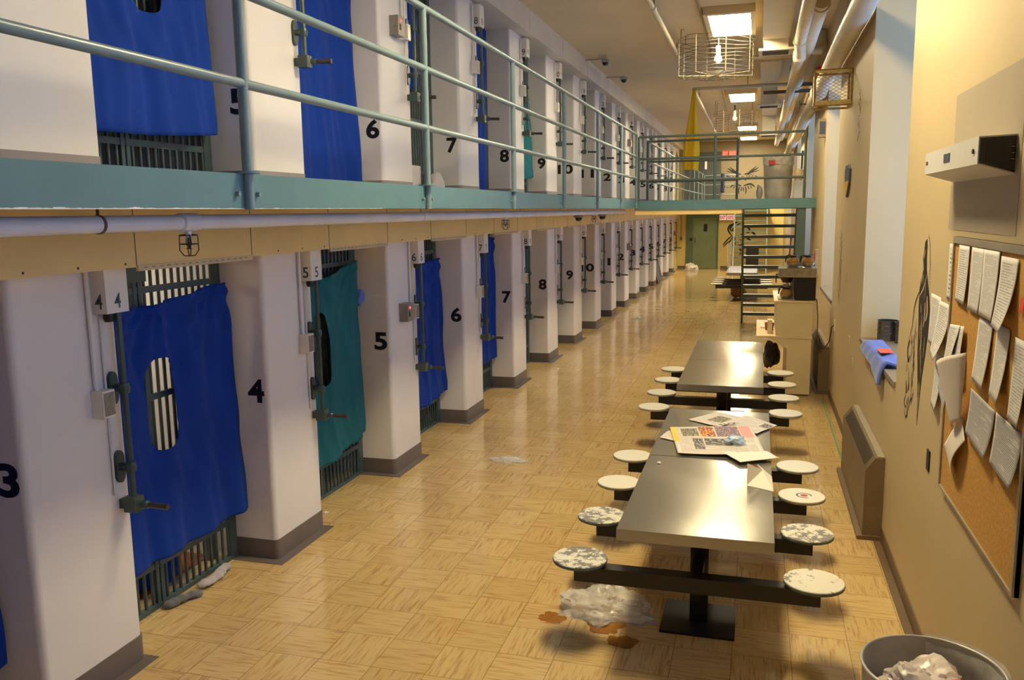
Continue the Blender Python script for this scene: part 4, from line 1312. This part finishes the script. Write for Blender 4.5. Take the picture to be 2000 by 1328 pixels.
def pot(label, loc):
    r = thing('coffee_pot', label, 'coffee pot', loc, group='glass coffee pots')
    MB().lathe([(.05, .004), (.074, .035), (.078, .06), (.068, .092), (.04, .118), (.034, .125)], (0, 0, 0), 24).build('glass_bowl', 'pot_glass', r, thick=.003)
    MB().lathe([(0, 0), (.054, 0), (.078, .032), (.0795, .05), (.077, .052), (.05, .008), (0, .008)], (0, 0, 0), 24).build('metal_base', 'machine', r)
    MB().lathe([(.036, .112), (.045, .122), (.047, .14), (.03, .146), (0, .147)], (0, 0, 0), 20).tube([(.02, 0, .135), (.06, 0, .143), (.072, 0, .152)], [.02, .012, .006], 8).build('collar', 'darkplastic', r)
    MB().tube([(-.03, 0, .135), (-.08, 0, .145), (-.105, 0, .135), (-.115, 0, .09), (-.12, 0, .06)], [.013, .011, .011, .01, .007], 8).build('handle', 'darkplastic', r)
    r.rotation_euler.z = .65
    return r
pz = 1.2015 + .4155
p0 = pot('glass coffee pot on top of the machine, left one', (.42, 11.17, pz))
dup(p0, (.595, 11.17, pz), 'glass coffee pot on top of the machine, right one')
dup(p0, (.35, 11.19, 1.2015 + .0125), 'glass coffee pot standing under the machine head')
tag(MB().tube([(.697, 11.2, 1.215), (.72, 11.2, 1.20), (.735, 11.15, 1.0), (.735, 11.1, .80), (.75, 11.05, .66), (.80, 10.9, .62), (.85, 10.72, .75), (.865, 10.66, .93), (.886, 10.62, .96)], .006, 6).build('power_cord', 'darkplastic'), 'black power cord looping from the coffee machine to the wall', 'cord')
plate('wall socket with the black plug of the coffee machine', 10.62, .96, .075, .12, 'whitebox', 'socket', 'wall_socket')
bk = thing('woven_basket', 'brown basket on the counter shelf beside the upper cabinet', 'basket', (.163, 11.55, .757))
MB().lathe([(.0, .0), (.05, .0), (.062, .09), (.066, .095), (.058, .095), (.048, .008), (0, .008)], (0, 0, 0), 18).build('body', 'brown', bk)
tag(MB().box(.135, .195, 11.2, 11.35, .757, .93).build('paper_box', 'shelfwood', bevel=.003), 'small pale box on the counter shelf edge', 'box')
tag(MB().prism([(0, 0), (.16, 0), (.16, .008), (0, .008)], lambda u, v, a: (.05 + u, a, .757 + v), 11.75, 12.3).build('paper_pile', 'paper', smooth=0), 'flat papers on the far end of the counter shelf', 'papers')
tag(MB().box(.31, .39, 11.38, 11.43, 1.2145, 1.38).build('filter_packet', 'paper', bevel=.003), 'white filter packet behind the lower coffee pot', 'packet')
bgb = tag(crumple((.20, 11.5, .44), (.10, .14, .17), 9.1, 3, .35).build('waste_bag', 'darkplastic', smooth=40), 'dark plastic bag hung under the counter shelf', 'bag')
# far clutter
br = thing('broom', 'wooden handled broom leaning near the far counter', 'broom', (.56, 19.0, 0))
MB().tube([(0, 0, .15), (.10, .1, 1.75)], .016, 8).build('handle', 'wood', br)
MB().hexa([(-.12, -.03, .0005), (.12, -.03, .0005), (.12, .03, .0005), (-.12, .03, .0005)], [(-.07, -.02, .2), (.07, -.02, .2), (.07, .02, .2), (-.07, .02, .2)]).build('brush_head', 'brown', br)
tag(crumple((-.50, 23.15, .16), (.2, .2, .15), 3.1, 3, .3, .95).build('orange_bag', 'brown', smooth=50), 'reddish bag on the floor under the far mess table', 'bag')
tag(crumple((-.70, 22.05, .80), (.06, .06, .05), 6.1, 3, .3, .9).build('glass_jar', 'film', smooth=50), 'pale plastic tub at the corner of the far mess table', 'tub')
tag(MB().box(-.42, .0, 30.2, 30.6, .001, 1.04).build('black_cabinet', 'black', bevel=.01), 'black cabinet standing below the far stair', 'cabinet')
tag(MB().grid(lambda u, v: (-1.14 + .30 * u * (1 - .45 * v), 33.0 + .04 * math.sin(u * 12), .12 + .95 * v), 16, 16).build('hanging_plastic', 'film', thick=.004, smooth=60), 'translucent plastic sheet hanging near the far wall', 'plastic sheet')

# ------------------------------------------------------------------ bins
def can(label, loc, R0, H, liner):
    r = thing('waste_bin', label, 'bin', loc, group='galvanised waste bins')
    prof = [(R0 * .84, 0)]
    mb = MB()
    n = 72
    def ring(rad, z, flute):
        return [mb.bm.verts.new((rad * (1 + flute * math.cos(36 * 2 * PI * j / n)) * math.cos(2 * PI * j / n), rad * (1 + flute * math.cos(36 * 2 * PI * j / n)) * math.sin(2 * PI * j / n), z)) for j in range(n)]
    seq = [ring(R0 * .84, 0.001, 0), ring(R0 * .86, H * .06, 0), ring(R0 * .865, H * .08, .012), ring(R0 * .96, H * .72, .012), ring(R0 * .965, H * .75, 0), ring(R0 * .985, H * .80, 0), ring(R0 * .975, H * .82, 0), ring(R0, H, 0),
           ring(R0 * .985, H, 0), ring(R0 * .965, H * .84, 0), ring(R0 * .955, H * .82, 0), ring(R0 * .955, H * .74, 0), ring(R0 * .85, .05, 0)]
    for A, B in zip(seq, seq[1:]):
        for j in range(n): mb.face([A[j], A[(j + 1) % n], B[(j + 1) % n], B[j]])
    mb.face(seq[-1]); mb.face(seq[0][::-1])
    mb.build('body', 'galv', r, smooth=30)
    MB().tube([((R0 + .001) * math.cos(2 * PI * k / 48), (R0 + .001) * math.sin(2 * PI * k / 48), H) for k in range(48)], .006, 8, closed=True).build('rim', 'galv', r)
    if liner:
        a0, a1 = liner
        def fn(u, v):
            a = a0 + (a1 - a0) * u
            w = .012 * noise.noise(Vector((u * 9, v * 3, 1)))
            if v < .5: return ((R0 * .955 - .012 + w * .5) * math.cos(a), (R0 * .955 - .012 + w * .5) * math.sin(a), H * .5 + (H * .5 + .008) * v / .5)
            k = (v - .5) / .5
            return ((R0 + .012 + w * .4 + .004) * math.cos(a), (R0 + .012 + w * .4 + .004) * math.sin(a), H + .010 - (.14 + .05 * noise.noise(Vector((u * 5, 0, 4)))) * k)
        MB().grid(fn, 50, 16).build('liner', 'film_thin', r, smooth=70)
    return r
b1 = can('round galvanised bin with bagged rubbish at the wall, nearest the viewer', (.645, 3.13, 0), .237, .70, (-1.2, 1.5))
tag(crumple((.625, 3.11, .585), (.155, .15, .11), 12.2, 5, .40).build('rubbish_bag', 'film_dense', smooth=30), 'pale tied rubbish bag inside the near bin', 'rubbish bag')
tag(MB().box(-.03, .03, -.022, .022, -.015, .05).build('food_carton', 'orange', loc=(.70, 3.02, .665), rz=.5, bevel=.004), 'small red carton on the rubbish in the near bin', 'carton')
b2 = can('fluted grey bin with a clear liner up on the bridge', (.29, 15.75, ZU), .255, .72, (0, 2 * PI))
MB().prism([(-.09, -.035), (.09, -.035), (.09, .035), (-.09, .035)], lambda u, v, a: (u - .08, a, .63 + v), -.262, -.258).build('label_sticker', 'label_red', b2, smooth=0)
tag(crumple((.38, 15.8, ZU + .745), (.11, .1, .035), 2.7, 3, .3).build('yellow_box', 'yellowprint', smooth=40), 'flat yellow packet lying on top of the bridge bin', 'packet')
tag(MB().lathe([(0, 0), (.06, 0), (.075, .03), (.075, .17), (.06, .2), (0, .2)], (.63, 15.8, ZU + .32), 18).build('paper_roll', 'shelfwood'), 'pale tub beside the bridge bin', 'tub')
tag(MB().box(.56, .70, 15.7, 15.9, ZU + .001, ZU + .318).build('crate', 'window_frame', bevel=.01), 'white crate beside the bridge bin', 'crate')
tag(crumple((-.02, 15.85, ZU + .12), (.05, .1, .13), 1.7, 3, .3, .9).build('grey_bag', 'grey', smooth=50), 'small grey bag on the bridge floor left of the bin', 'bag')

# ------------------------------------------------------------------ ceiling: lights, ducts, pipes, baskets
LY = [5.1, 12.55, 20.6, 28.4, 32.4]
for k, yy in enumerate(LY):
    L = thing('ceiling_light', ['bright ceiling light over the nearest table', 'bright ceiling light nearest in view, beside the duct', 'second bright ceiling light down the hall', 'third bright ceiling light down the hall', 'farthest bright ceiling light, before the upper end wall'][k], 'ceiling light', (-.46, yy, 4.95), group='ceiling lights')
    mb = MB().box(-.33, -.27, -.80, .80, -.10, -.001).box(.27, .33, -.80, .80, -.10, -.001)
    mb.box(-.27, .27, -.80, -.70, -.10, -.001).box(-.27, .27, .70, .80, -.10, -.001)
    mb.box(-.27, .27, -.70, .70, -.03, -.001)
    mb.build('housing', 'ceiling', L, smooth=0)
    MB().box(-.269, .269, -.699, .699, -.092, -.085).build('diffuser', 'lamp', L, smooth=0)
def duct(label, y0, y1, zb, yn, zn, x0=-.03, x1=.33):
    r = thing('air_vent_duct', label, 'duct', (0, 0, 0), group='ceiling ducts')
    MB().box(x0, x1, y0, y1, zb, 4.949).build('trunk', 'duct', r, smooth=0)
    MB().box(x0 + .015, x1 - .01, yn - .4, yn, zn + .03, zb - .0005).build('neck', 'duct', r, smooth=0)
    MB().box(x0 - .05, x1 + .07, yn - .46, yn + .05, zn, zn + .03).build('flange', 'duct', r, bevel=.004)
    mb = MB()
    for k in range(6): mb.box(x0, x1, yn - .38 + k * .06, yn - .35 + k * .06, zn - .004, zn - .0005)
    mb.build('grille', 'radgrille', r, smooth=0)
    return r
duct('nearest white ceiling duct with a dropped outlet', 4.0, 13.45, 4.72, 13.4, 4.56)
duct('second white ceiling duct with a long dropped outlet', 15.2, 18.5, 4.76, 18.4, 4.36, -.06, .28)
duct('third white ceiling duct with a dropped outlet', 21.0, 24.0, 4.7, 23.6, 4.2, -.02, .32)
def pipe(label, pts, r, mat='creampipe', rings=(), name='ceiling_pipe', n=14, hang=()):
    o = thing(name, label, 'pipe', (0, 0, 0))
    MB().tube(pts, r, n).build('pipe', mat, o)
    for p, q in rings:
        p = Vector(p)
        d = Vector(q).normalized()
        MB().tube([p - d * .05, p + d * .05], r * 1.18, n).build('coupling', mat, o)
    for p in hang:
        MB().tube([p, (p[0], p[1], 4.949)], .006, 6).build('hanger', 'wire', o)
    return o
pipe('thin white sprinkler pipe crossing the ceiling above the first basket', [(-1.33, 4, 4.8), (-1.34, 14.35, 4.8), (-1.30, 14.8, 4.8), (-1.2, 14.95, 4.8), (.85, 14.97, 4.8)], .034, 'creampipe', [((-1.33, 10.9, 4.8), (0, 1, 0)), ((-1.34, 14.2, 4.8), (0, 1, 0)), ((.5, 14.96, 4.8), (1, 0, 0))], hang=[(-1.33, 11, 4.82), (-1.34, 14.1, 4.82), (-.2, 14.96, 4.82)])
pipe('thin white sprinkler pipe crossing the ceiling by the yellow cloth', [(.89, 17.70, 4.715), (-1.2, 17.68, 4.715), (-1.34, 17.75, 4.715), (-1.36, 18.2, 4.74), (-1.45, 29, 4.78)], .034, 'creampipe', [((-1.362, 18.4, 4.742), (0, 1, 0)), ((-1.4, 23, 4.8), (0, 1, 0))], hang=[(-.3, 17.69, 4.72), (-1.38, 20, 4.78)])
pipe('thin brown conduit on the ceiling left of the lights', [(-.83, 4, 4.925), (-.83, 14.2, 4.925), (-.84, 14.6, 4.80)], .016, 'taupewall', n=8)
pipe('pair conduit on the ceiling left of the lights', [(-.80, 12, 4.925), (-.86, 19.1, 4.925), (-.9, 24.2, 4.92)], .018, 'ceiling', n=8)
pipe('insulated cream pipe running along the ceiling with a stepped joint', [(.45, 4, 4.55), (.45, 12.4, 4.55), (.47, 12.7, 4.50), (.47, 13.0, 4.44), (.47, 30, 4.44)], .075, 'creampipe', [((.45, 12.3, 4.55), (0, 1, 0)), ((.47, 12.9, 4.46), (0, .5, -.5))], hang=[(.45, 11.0, 4.6), (.47, 14.5, 4.5), (.47, 17, 4.5)])
pipe('thick cream pipe with an elbow beside the windows', [(.60, 10.4, 4.62), (.60, 30, 4.62)], .085, 'creampipe', [((.60, 10.6, 4.62), (0, 1, 0)), ((.6, 17, 4.62), (0, 1, 0))], hang=[(.60, 12, 4.68), (.6, 16, 4.68)])
pipe('cream elbow pipe dropping from the ceiling near the windows', [(.60, 10.3, 4.94), (.60, 10.3, 4.72), (.60, 10.35, 4.66)], .09, 'creampipe')
pipe('white branch pipe turning back at the ceiling', [(.66, 13.6, 4.62), (.78, 13.6, 4.62), (.83, 13.65, 4.65), (.83, 13.8, 4.75), (.83, 13.8, 4.94)], .055, 'creampipe')
pipe('thick cream pipe running along the right wall', [(.76, YBACK + .1, 3.98), (.76, 33, 3.98)], .10, 'creampipe', [((.76, 13.2, 3.98), (0, 1, 0))], name='wall_pipe', n=20)
for a_, z_, y_ in (('dark steel channel across the ceiling, nearer one', 4.55, 16.8), ('dark steel channel across the ceiling, farther one', 4.5, 17.3)):
    tag(MB().box(.0 if y_ > 17 else .55, XW, y_, y_ + .06, z_, z_ + .06).build('steel_channel', 'rust', smooth=0), a_, 'channel')
def basket(label, c, R0, H):
    r = thing('wire_basket', label, 'wire basket', c, group='ceiling wire baskets')
    mb = MB()
    for k in range(10):
        z = -.02 - k * (H - .04) / 9
        w = .012 * math.sin(k * 2.1)
        mb.tube([((R0 + w) * math.cos(2 * PI * j / 40), (R0 + w) * math.sin(2 * PI * j / 40), z + .012 * math.sin(j * .8 + k)) for j in range(40)], .0035, 5, closed=True)
    for k in range(5):
        rr = R0 * (1 - .18 * (k + 1))
        mb.tube([(rr * math.cos(2 * PI * j / 32), rr * math.sin(2 * PI * j / 32), -H + .005 * math.sin(j)) for j in range(32)], .0035, 5, closed=True)
    mb.build('ring_wires', 'wire', r)
    mb = MB()
    for k in range(8):
        a = 2 * PI * k / 8 + .3
        mb.tube([(R0 * math.cos(a), R0 * math.sin(a), 0), (R0 * math.cos(a), R0 * math.sin(a), -H), (0, 0, -H)], .0055, 6)
    mb.build('upright_wires', 'wirebright', r)
    mb = MB()
    for a in (.5, 1.6, 2.6, 3.6):
        mb.tube([(R0 * math.cos(a), R0 * math.sin(a), -.02), (R0 * math.cos(a), R0 * math.sin(a), 4.9497 - c[2]), (R0 * math.cos(a) + .05, R0 * math.sin(a), 4.9497 - c[2])], .005, 6)
    mb.build('hooks', 'wire', r)
    return r
def pendant(label, c):
    r = thing('ceiling_sensor', label, 'ceiling sensor', c, group='ceiling sensors')
    MB().lathe([(0, 0), (.055, 0), (.05, -.06), (.02, -.09), (0, -.09)], (0, 0, 0), 14).build('cap', 'whitebox', r)
    MB().tube([(0, 0, -.08), (0, 0, -.22)], .017, 8).build('stem', 'darkplastic', r)
    MB().lathe([(0, -.22), (.035, -.22), (.035, -.36), (.055, -.38), (.06, -.44), (.03, -.47), (0, -.47)], (0, 0, 0), 14).build('body', 'whitebox', r)
    return r
basket('round wire basket hanging below the nearest visible ceiling light', (-.69, 13.3, 4.845), .55, .54)
pendant('white pendant sensor inside the first wire basket', (-.66, 13.3, 4.949))
basket('round wire basket hanging farther down the hall', (-.68, 22.0, 4.70), .49, .50)
pendant('white pendant sensor inside the farther wire basket', (-.66, 22.0, 4.949))
# yellow cloth hanging from the pipe
def yc(u, v):
    w = .02 + (.125 + .02 * math.sin(v * 5)) * min(1, (1 - v) * 1.3) ** .7
    return (-1.32 - .06 * (1 - v) + (u - .5) * 2 * w + .01 * math.sin(u * 14 + v * 3) * (1 - v), 17.66 - .04 * math.sin(u * 11) * min(1, 2 * (1 - v)), 3.1 + 1.62 * v + (.18 * (1 - u) if v < .02 else 0))
tag(MB().grid(yc, 20, 40).build('hanging_yellow_cloth', 'yellowcloth', thick=.004, smooth=60), 'long yellow cloth hanging from the ceiling pipe', 'cloth')
# expanded metal cage on the wall
cg = thing('mesh_cage', 'box cage of expanded metal fixed high on the right wall', 'cage', (XW, 9.7, 3.41))
W, D, Hh = .375, .34, .36
mb = MB()
def bar(a, b): mb.tube([a, b], .011, 4)
for x in (-W, -.012):
    for yv in (0, D): bar((x, yv, 0), (x, yv, Hh))
for z in (0, Hh):
    for x in (-W, -.012): bar((x, 0, z), (x, D, z))
    for yv in (0, D): bar((-W, yv, z), (-.012, yv, z))
mb.box(-W, -.012, -.006, .004, 0, .05); mb.box(-W - .006, -W + .004, 0, D, 0, .05); mb.box(-W, -.012, -.006, .004, Hh - .03, Hh)
mb.build('frame', 'cagewire', cg, smooth=0)
def lattice(fn, w, h, sx, sz, nm):
    mb = MB()
    nu, nv = int(w / sx), int(h / sz)
    for i in range(nu):
        for j in range(nv):
            x, z = i * w / nu, j * h / nv
            dx, dz = w / nu, h / nv
            P = [(x + dx / 2, z), (x + dx, z + dz / 2), (x + dx / 2, z + dz), (x, z + dz / 2)]
            for k in range(4): mb.tube([fn(*P[k]), fn(*P[(k + 1) % 4])], .0022, 4, cap=False)
    mb.build(nm, 'cagewire', cg)
lattice(lambda a, b: (-W + a, 0, b), W - .012, Hh, .052, .034, 'front_mesh')
lattice(lambda a, b: (-W, a, b), D, Hh, .052, .034, 'side_mesh')
fb = thing('alarm_bell', 'red alarm bell on the right wall behind the mesh cage', 'bell', (XW, 13.6, 4.26))
MB().lathe([(0, 0), (.15, 0), (.15, -.03), (.12, -.075), (.05, -.1), (0, -.1)], (-.10, 0, 0), 24, 0, 'x').build('gong', 'red', fb)
MB().box(-.11, -.001, -.06, .06, -.06, .06).build('back_box', 'red', fb, bevel=.004)
wb = thing('wall_speaker', 'small grey box with a dark screen on the wall below the cage', 'wall box', (XW, 13.5, 3.5))
MB().box(-.10, -.001, -.09, .09, -.13, .13).build('casing', 'taupewall', wb, bevel=.006)
MB().box(-.09, -.012, -.094, -.0895, -.09, .09).build('screen', 'plaqueblue', wb, smooth=0)
vl = thing('pipe_valve', 'small valve with a dark hand wheel on the wall pipe', 'valve', (.76, 14.6, 3.98))
MB().tube([(-.09, 0, 0), (-.2, 0, .0)], .016, 8).build('stem', 'rust', vl)
MB().tube([(-.2, .055 * math.cos(2 * PI * k / 16), .055 * math.sin(2 * PI * k / 16)) for k in range(16)], .009, 6, closed=True).tube([(-.2, -.055, 0), (-.2, .055, 0)], .007, 6).build('hand_wheel', 'rust', vl)

# ------------------------------------------------------------------ far end wall
dr = MB()
dr.box(-2.80, -2.53, YEND - .06, YEND - .001, 0.001, 2.13, 0)
dr.box(-2.53, -1.63, YEND - .06, YEND - .001, 2.0, 2.13, 0); dr.box(-1.63, -1.55, YEND - .06, YEND - .001, 0.001, 2.13, 0)
d1 = struct(dr.build('door_1', 'doorframe', smooth=0), 'green steel door at the far end of the lower tier')
MB().box(-2.525, -1.635, YEND - .04, YEND - .002, .012, 1.995).build('leaf', 'door', d1, bevel=.003)
MB().box(-2.12, -1.98, YEND - .046, YEND - .0395, 1.47, 1.76).build('vision_panel', 'black', d1, smooth=0)
MB().tube([(-2.45, YEND - .05, 1.02), (-2.44, YEND - .08, 1.06), (-2.44, YEND - .08, 1.18), (-2.45, YEND - .05, 1.22)], .012, 8).build('door_handle', 'tin', d1)
MB().box(-2.66, -2.55, YEND - .075, YEND - .0605, 1.1, 1.22).build('lock_plate', 'black', d1, bevel=.003)
d2 = struct(MB().box(-2.9, -1.5, YEND - .06, YEND - .001, ZU, 4.55).build('door_2', 'darkdoor', smooth=0), 'dark slate door at the far end of the upper tier')
MB().box(-2.55, -1.70, YEND - .07, YEND - .0605, ZU + .01, 4.45).build('leaf', 'darkdoor', d2, bevel=.003)
MB().box(-2.12, -2.04, YEND - .076, YEND - .0705, 3.89, 4.20).build('vision_panel', 'signface', d2, smooth=0)  # door glass given its own glow, shared with the sign faces
def exit_sign(label, word, x0, x1, z0, z1, face, letter):
    r = thing('exit_sign', label, 'exit sign', ((x0 + x1) / 2, YEND, (z0 + z1) / 2), group='lit exit signs')
    w, h = x1 - x0, z1 - z0
    MB().box(-w / 2, w / 2, -.06, -.001, -h / 2, h / 2).build('housing', 'grey', r, bevel=.004)
    MB().box(-w / 2 + .012, w / 2 - .012, -.064, -.0605, -h / 2 + .012, h / 2 - .012).build('face', face, r, smooth=0)
    mb = MB()
    letters(mb, word, w * .78, h * .62, lambda a, b: (a, -.0655, b), 0, .04)
    mb.build('lettering', letter, r, smooth=0)
    return r
exit_sign('lit sign reading EXIT beside the lower green door', 'EXIT', -1.52, -1.25, 1.90, 2.12, 'signface', 'signletter')
exit_sign('lit sign reading SORTIE beside the lower green door', 'SORTIE', -1.24, -.96, 1.90, 2.12, 'signface', 'signletter')
exit_sign('red lit sign reading EXIT on the upper end wall', 'EXIT', -1.46, -1.25, 4.36, 4.58, 'signred', 'signdim')
exit_sign('red lit sign reading SORTIE on the upper end wall', 'SORTIE', -1.22, -.95, 4.36, 4.58, 'signred', 'signdim')
ew = lambda a, b: (a, YEND - .0015, b)
# pair of eyes and beard painted on the upper wall
mb = MB()
for s in (-1, 1):
    c = -.68
    f = lambda pts: [(c + s * a, b) for a, b in pts]
    for pts, w in (([(.06, 3.66), (.22, 3.70), (.40, 3.80), (.58, 3.90)], .09), ([(.2, 3.72), (.36, 3.84), (.5, 3.95)], .05), ([(.24, 3.70), (.44, 3.75), (.62, 3.80)], .04),
                   ([(.12, 3.62), (.22, 3.52), (.34, 3.56), (.40, 3.64)], .035), ([(.14, 3.62), (.26, 3.66), (.38, 3.63)], .03), ([(.24, 3.60), (.255, 3.57)], .09), ([(.02, 3.60), (.06, 3.48), (.14, 3.42)], .05), ([(.44, 3.6), (.56, 3.55)], .04)):
        stroke(mb, f(pts), w * .85, ew)
    for pts, w in (([(.04, 3.22), (.24, 3.28), (.36, 3.26), (.46, 3.16)], .09), ([(.1, 3.2), (.14, 3.05), (.12, 2.9)], .06), ([(.2, 3.22), (.25, 3.08)], .05), ([(.3, 3.22), (.34, 3.12)], .05), ([(.03, 3.18), (.05, 3.0)], .05)):
        stroke(mb, f(pts), w * .85, ew)
for a, b, r_ in ((-1.26, 3.62, .055), (-1.36, 3.52, .035), (-1.35, 3.2, .03), (-1.26, 3.16, .022), (-1.18, 3.16, .018)):
    mb.prism([(a + r_ * math.cos(2 * PI * k / 14), b + r_ * math.sin(2 * PI * k / 14)) for k in range(14)], lambda u, v, a_: (u, a_, v), YEND - .0015, YEND - .0005)
tag(mb.build('wall_drawing', 'black', smooth=0, recalc=False), 'black painted eyes and beard on the upper end wall', 'drawing')
# curling black figure painted on the lower wall
mb = MB()
for pts, w in (([(-.98, 1.75), (-1.12, 1.70), (-1.18, 1.55), (-1.12, 1.40), (-1.02, 1.28)], .05), ([(-.80, 1.85), (-.98, 1.75), (-1.10, 1.60), (-1.04, 1.45)], .06), ([(-.72, 1.78), (-.9, 1.66), (-1.0, 1.52), (-.95, 1.45)], .05),
               ([(-1.02, 1.30), (-1.16, 1.18), (-1.30, 1.02), (-1.38, .92)], .04), ([(-1.0, 1.25), (-1.1, 1.08), (-1.24, .98), (-1.36, .84)], .04), ([(-.98, 1.25), (-.96, 1.05), (-1.0, .85), (-1.04, .74)], .04), ([(-.9, 1.3), (-.92, 1.1), (-.88, .95)], .04),
               ([(-.6, 1.65), (-.42, 1.6), (-.36, 1.45), (-.5, 1.4)], .05), ([(-.7, 1.35), (-.5, 1.3), (-.42, 1.18), (-.3, 1.12)], .06), ([(-.75, 1.15), (-.6, 1.05), (-.68, .92), (-.8, .95)], .04), ([(-.74, .8), (-.66, .66), (-.74, .55)], .05), ([(-.3, 1.45), (-.18, 1.35), (-.1, 1.2)], .06)):
    stroke(mb, pts, w * 1.35, ew)
tag(mb.build('wall_drawing', 'black', smooth=0, recalc=False), 'curling black painted figure on the lower end wall', 'drawing')
wc = thing('wall_conduit', 'brown conduit and switch on the end wall left of the green door', 'conduit', (-3.0, YEND, 0))
MB().tube([(0, -.015, 1.25), (0, -.015, 2.15)], .014, 8).build('conduit', 'taupewall', wc)
MB().box(-.05, .05, -.05, -.001, 1.12, 1.26).build('switch_box', 'taupewall', wc, bevel=.004)
tag(MB().grid(lambda u, v: (-1.45 + .14 * u, 33.26 + .015 * math.sin(u * 9), ZU + .45 + .72 * v), 10, 14).build('hanging_jacket', 'navy', thick=.02, smooth=60), 'navy jacket hanging on the far landing railing', 'jacket')

# ------------------------------------------------------------------ light
wd = bpy.data.worlds.new('world')
SC.world = wd
wd.use_nodes = True
bg = wd.node_tree.nodes['Background']
bg.inputs['Color'].default_value = (0.28, 0.50, 1.0, 1)
bg.inputs['Strength'].default_value = 3.4
for a, b in RECESS:
    ld = bpy.data.lights.new('window_portal', 'AREA')
    ld.shape = 'RECTANGLE'
    ld.size, ld.size_y = ZH - ZS, b - a
    ld.cycles.is_portal = True
    lo = bpy.data.objects.new('window_portal', ld)
    COL.objects.link(lo)
    lo.location = (1.62, (a + b) / 2, (ZS + ZH) / 2)
    lo.rotation_euler = (0, PI / 2, 0)

vs = SC.view_settings
vs.view_transform = 'Standard'
vs.look = 'None'
vs.gamma = 1.0
vs.use_curve_mapping = False
vs.exposure = 0.0
SC.cycles.max_bounces = 7
SC.cycles.diffuse_bounces = 5
SC.cycles.glossy_bounces = 4
SC.cycles.transparent_max_bounces = 8
SC.cycles.sample_clamp_indirect = 6.0
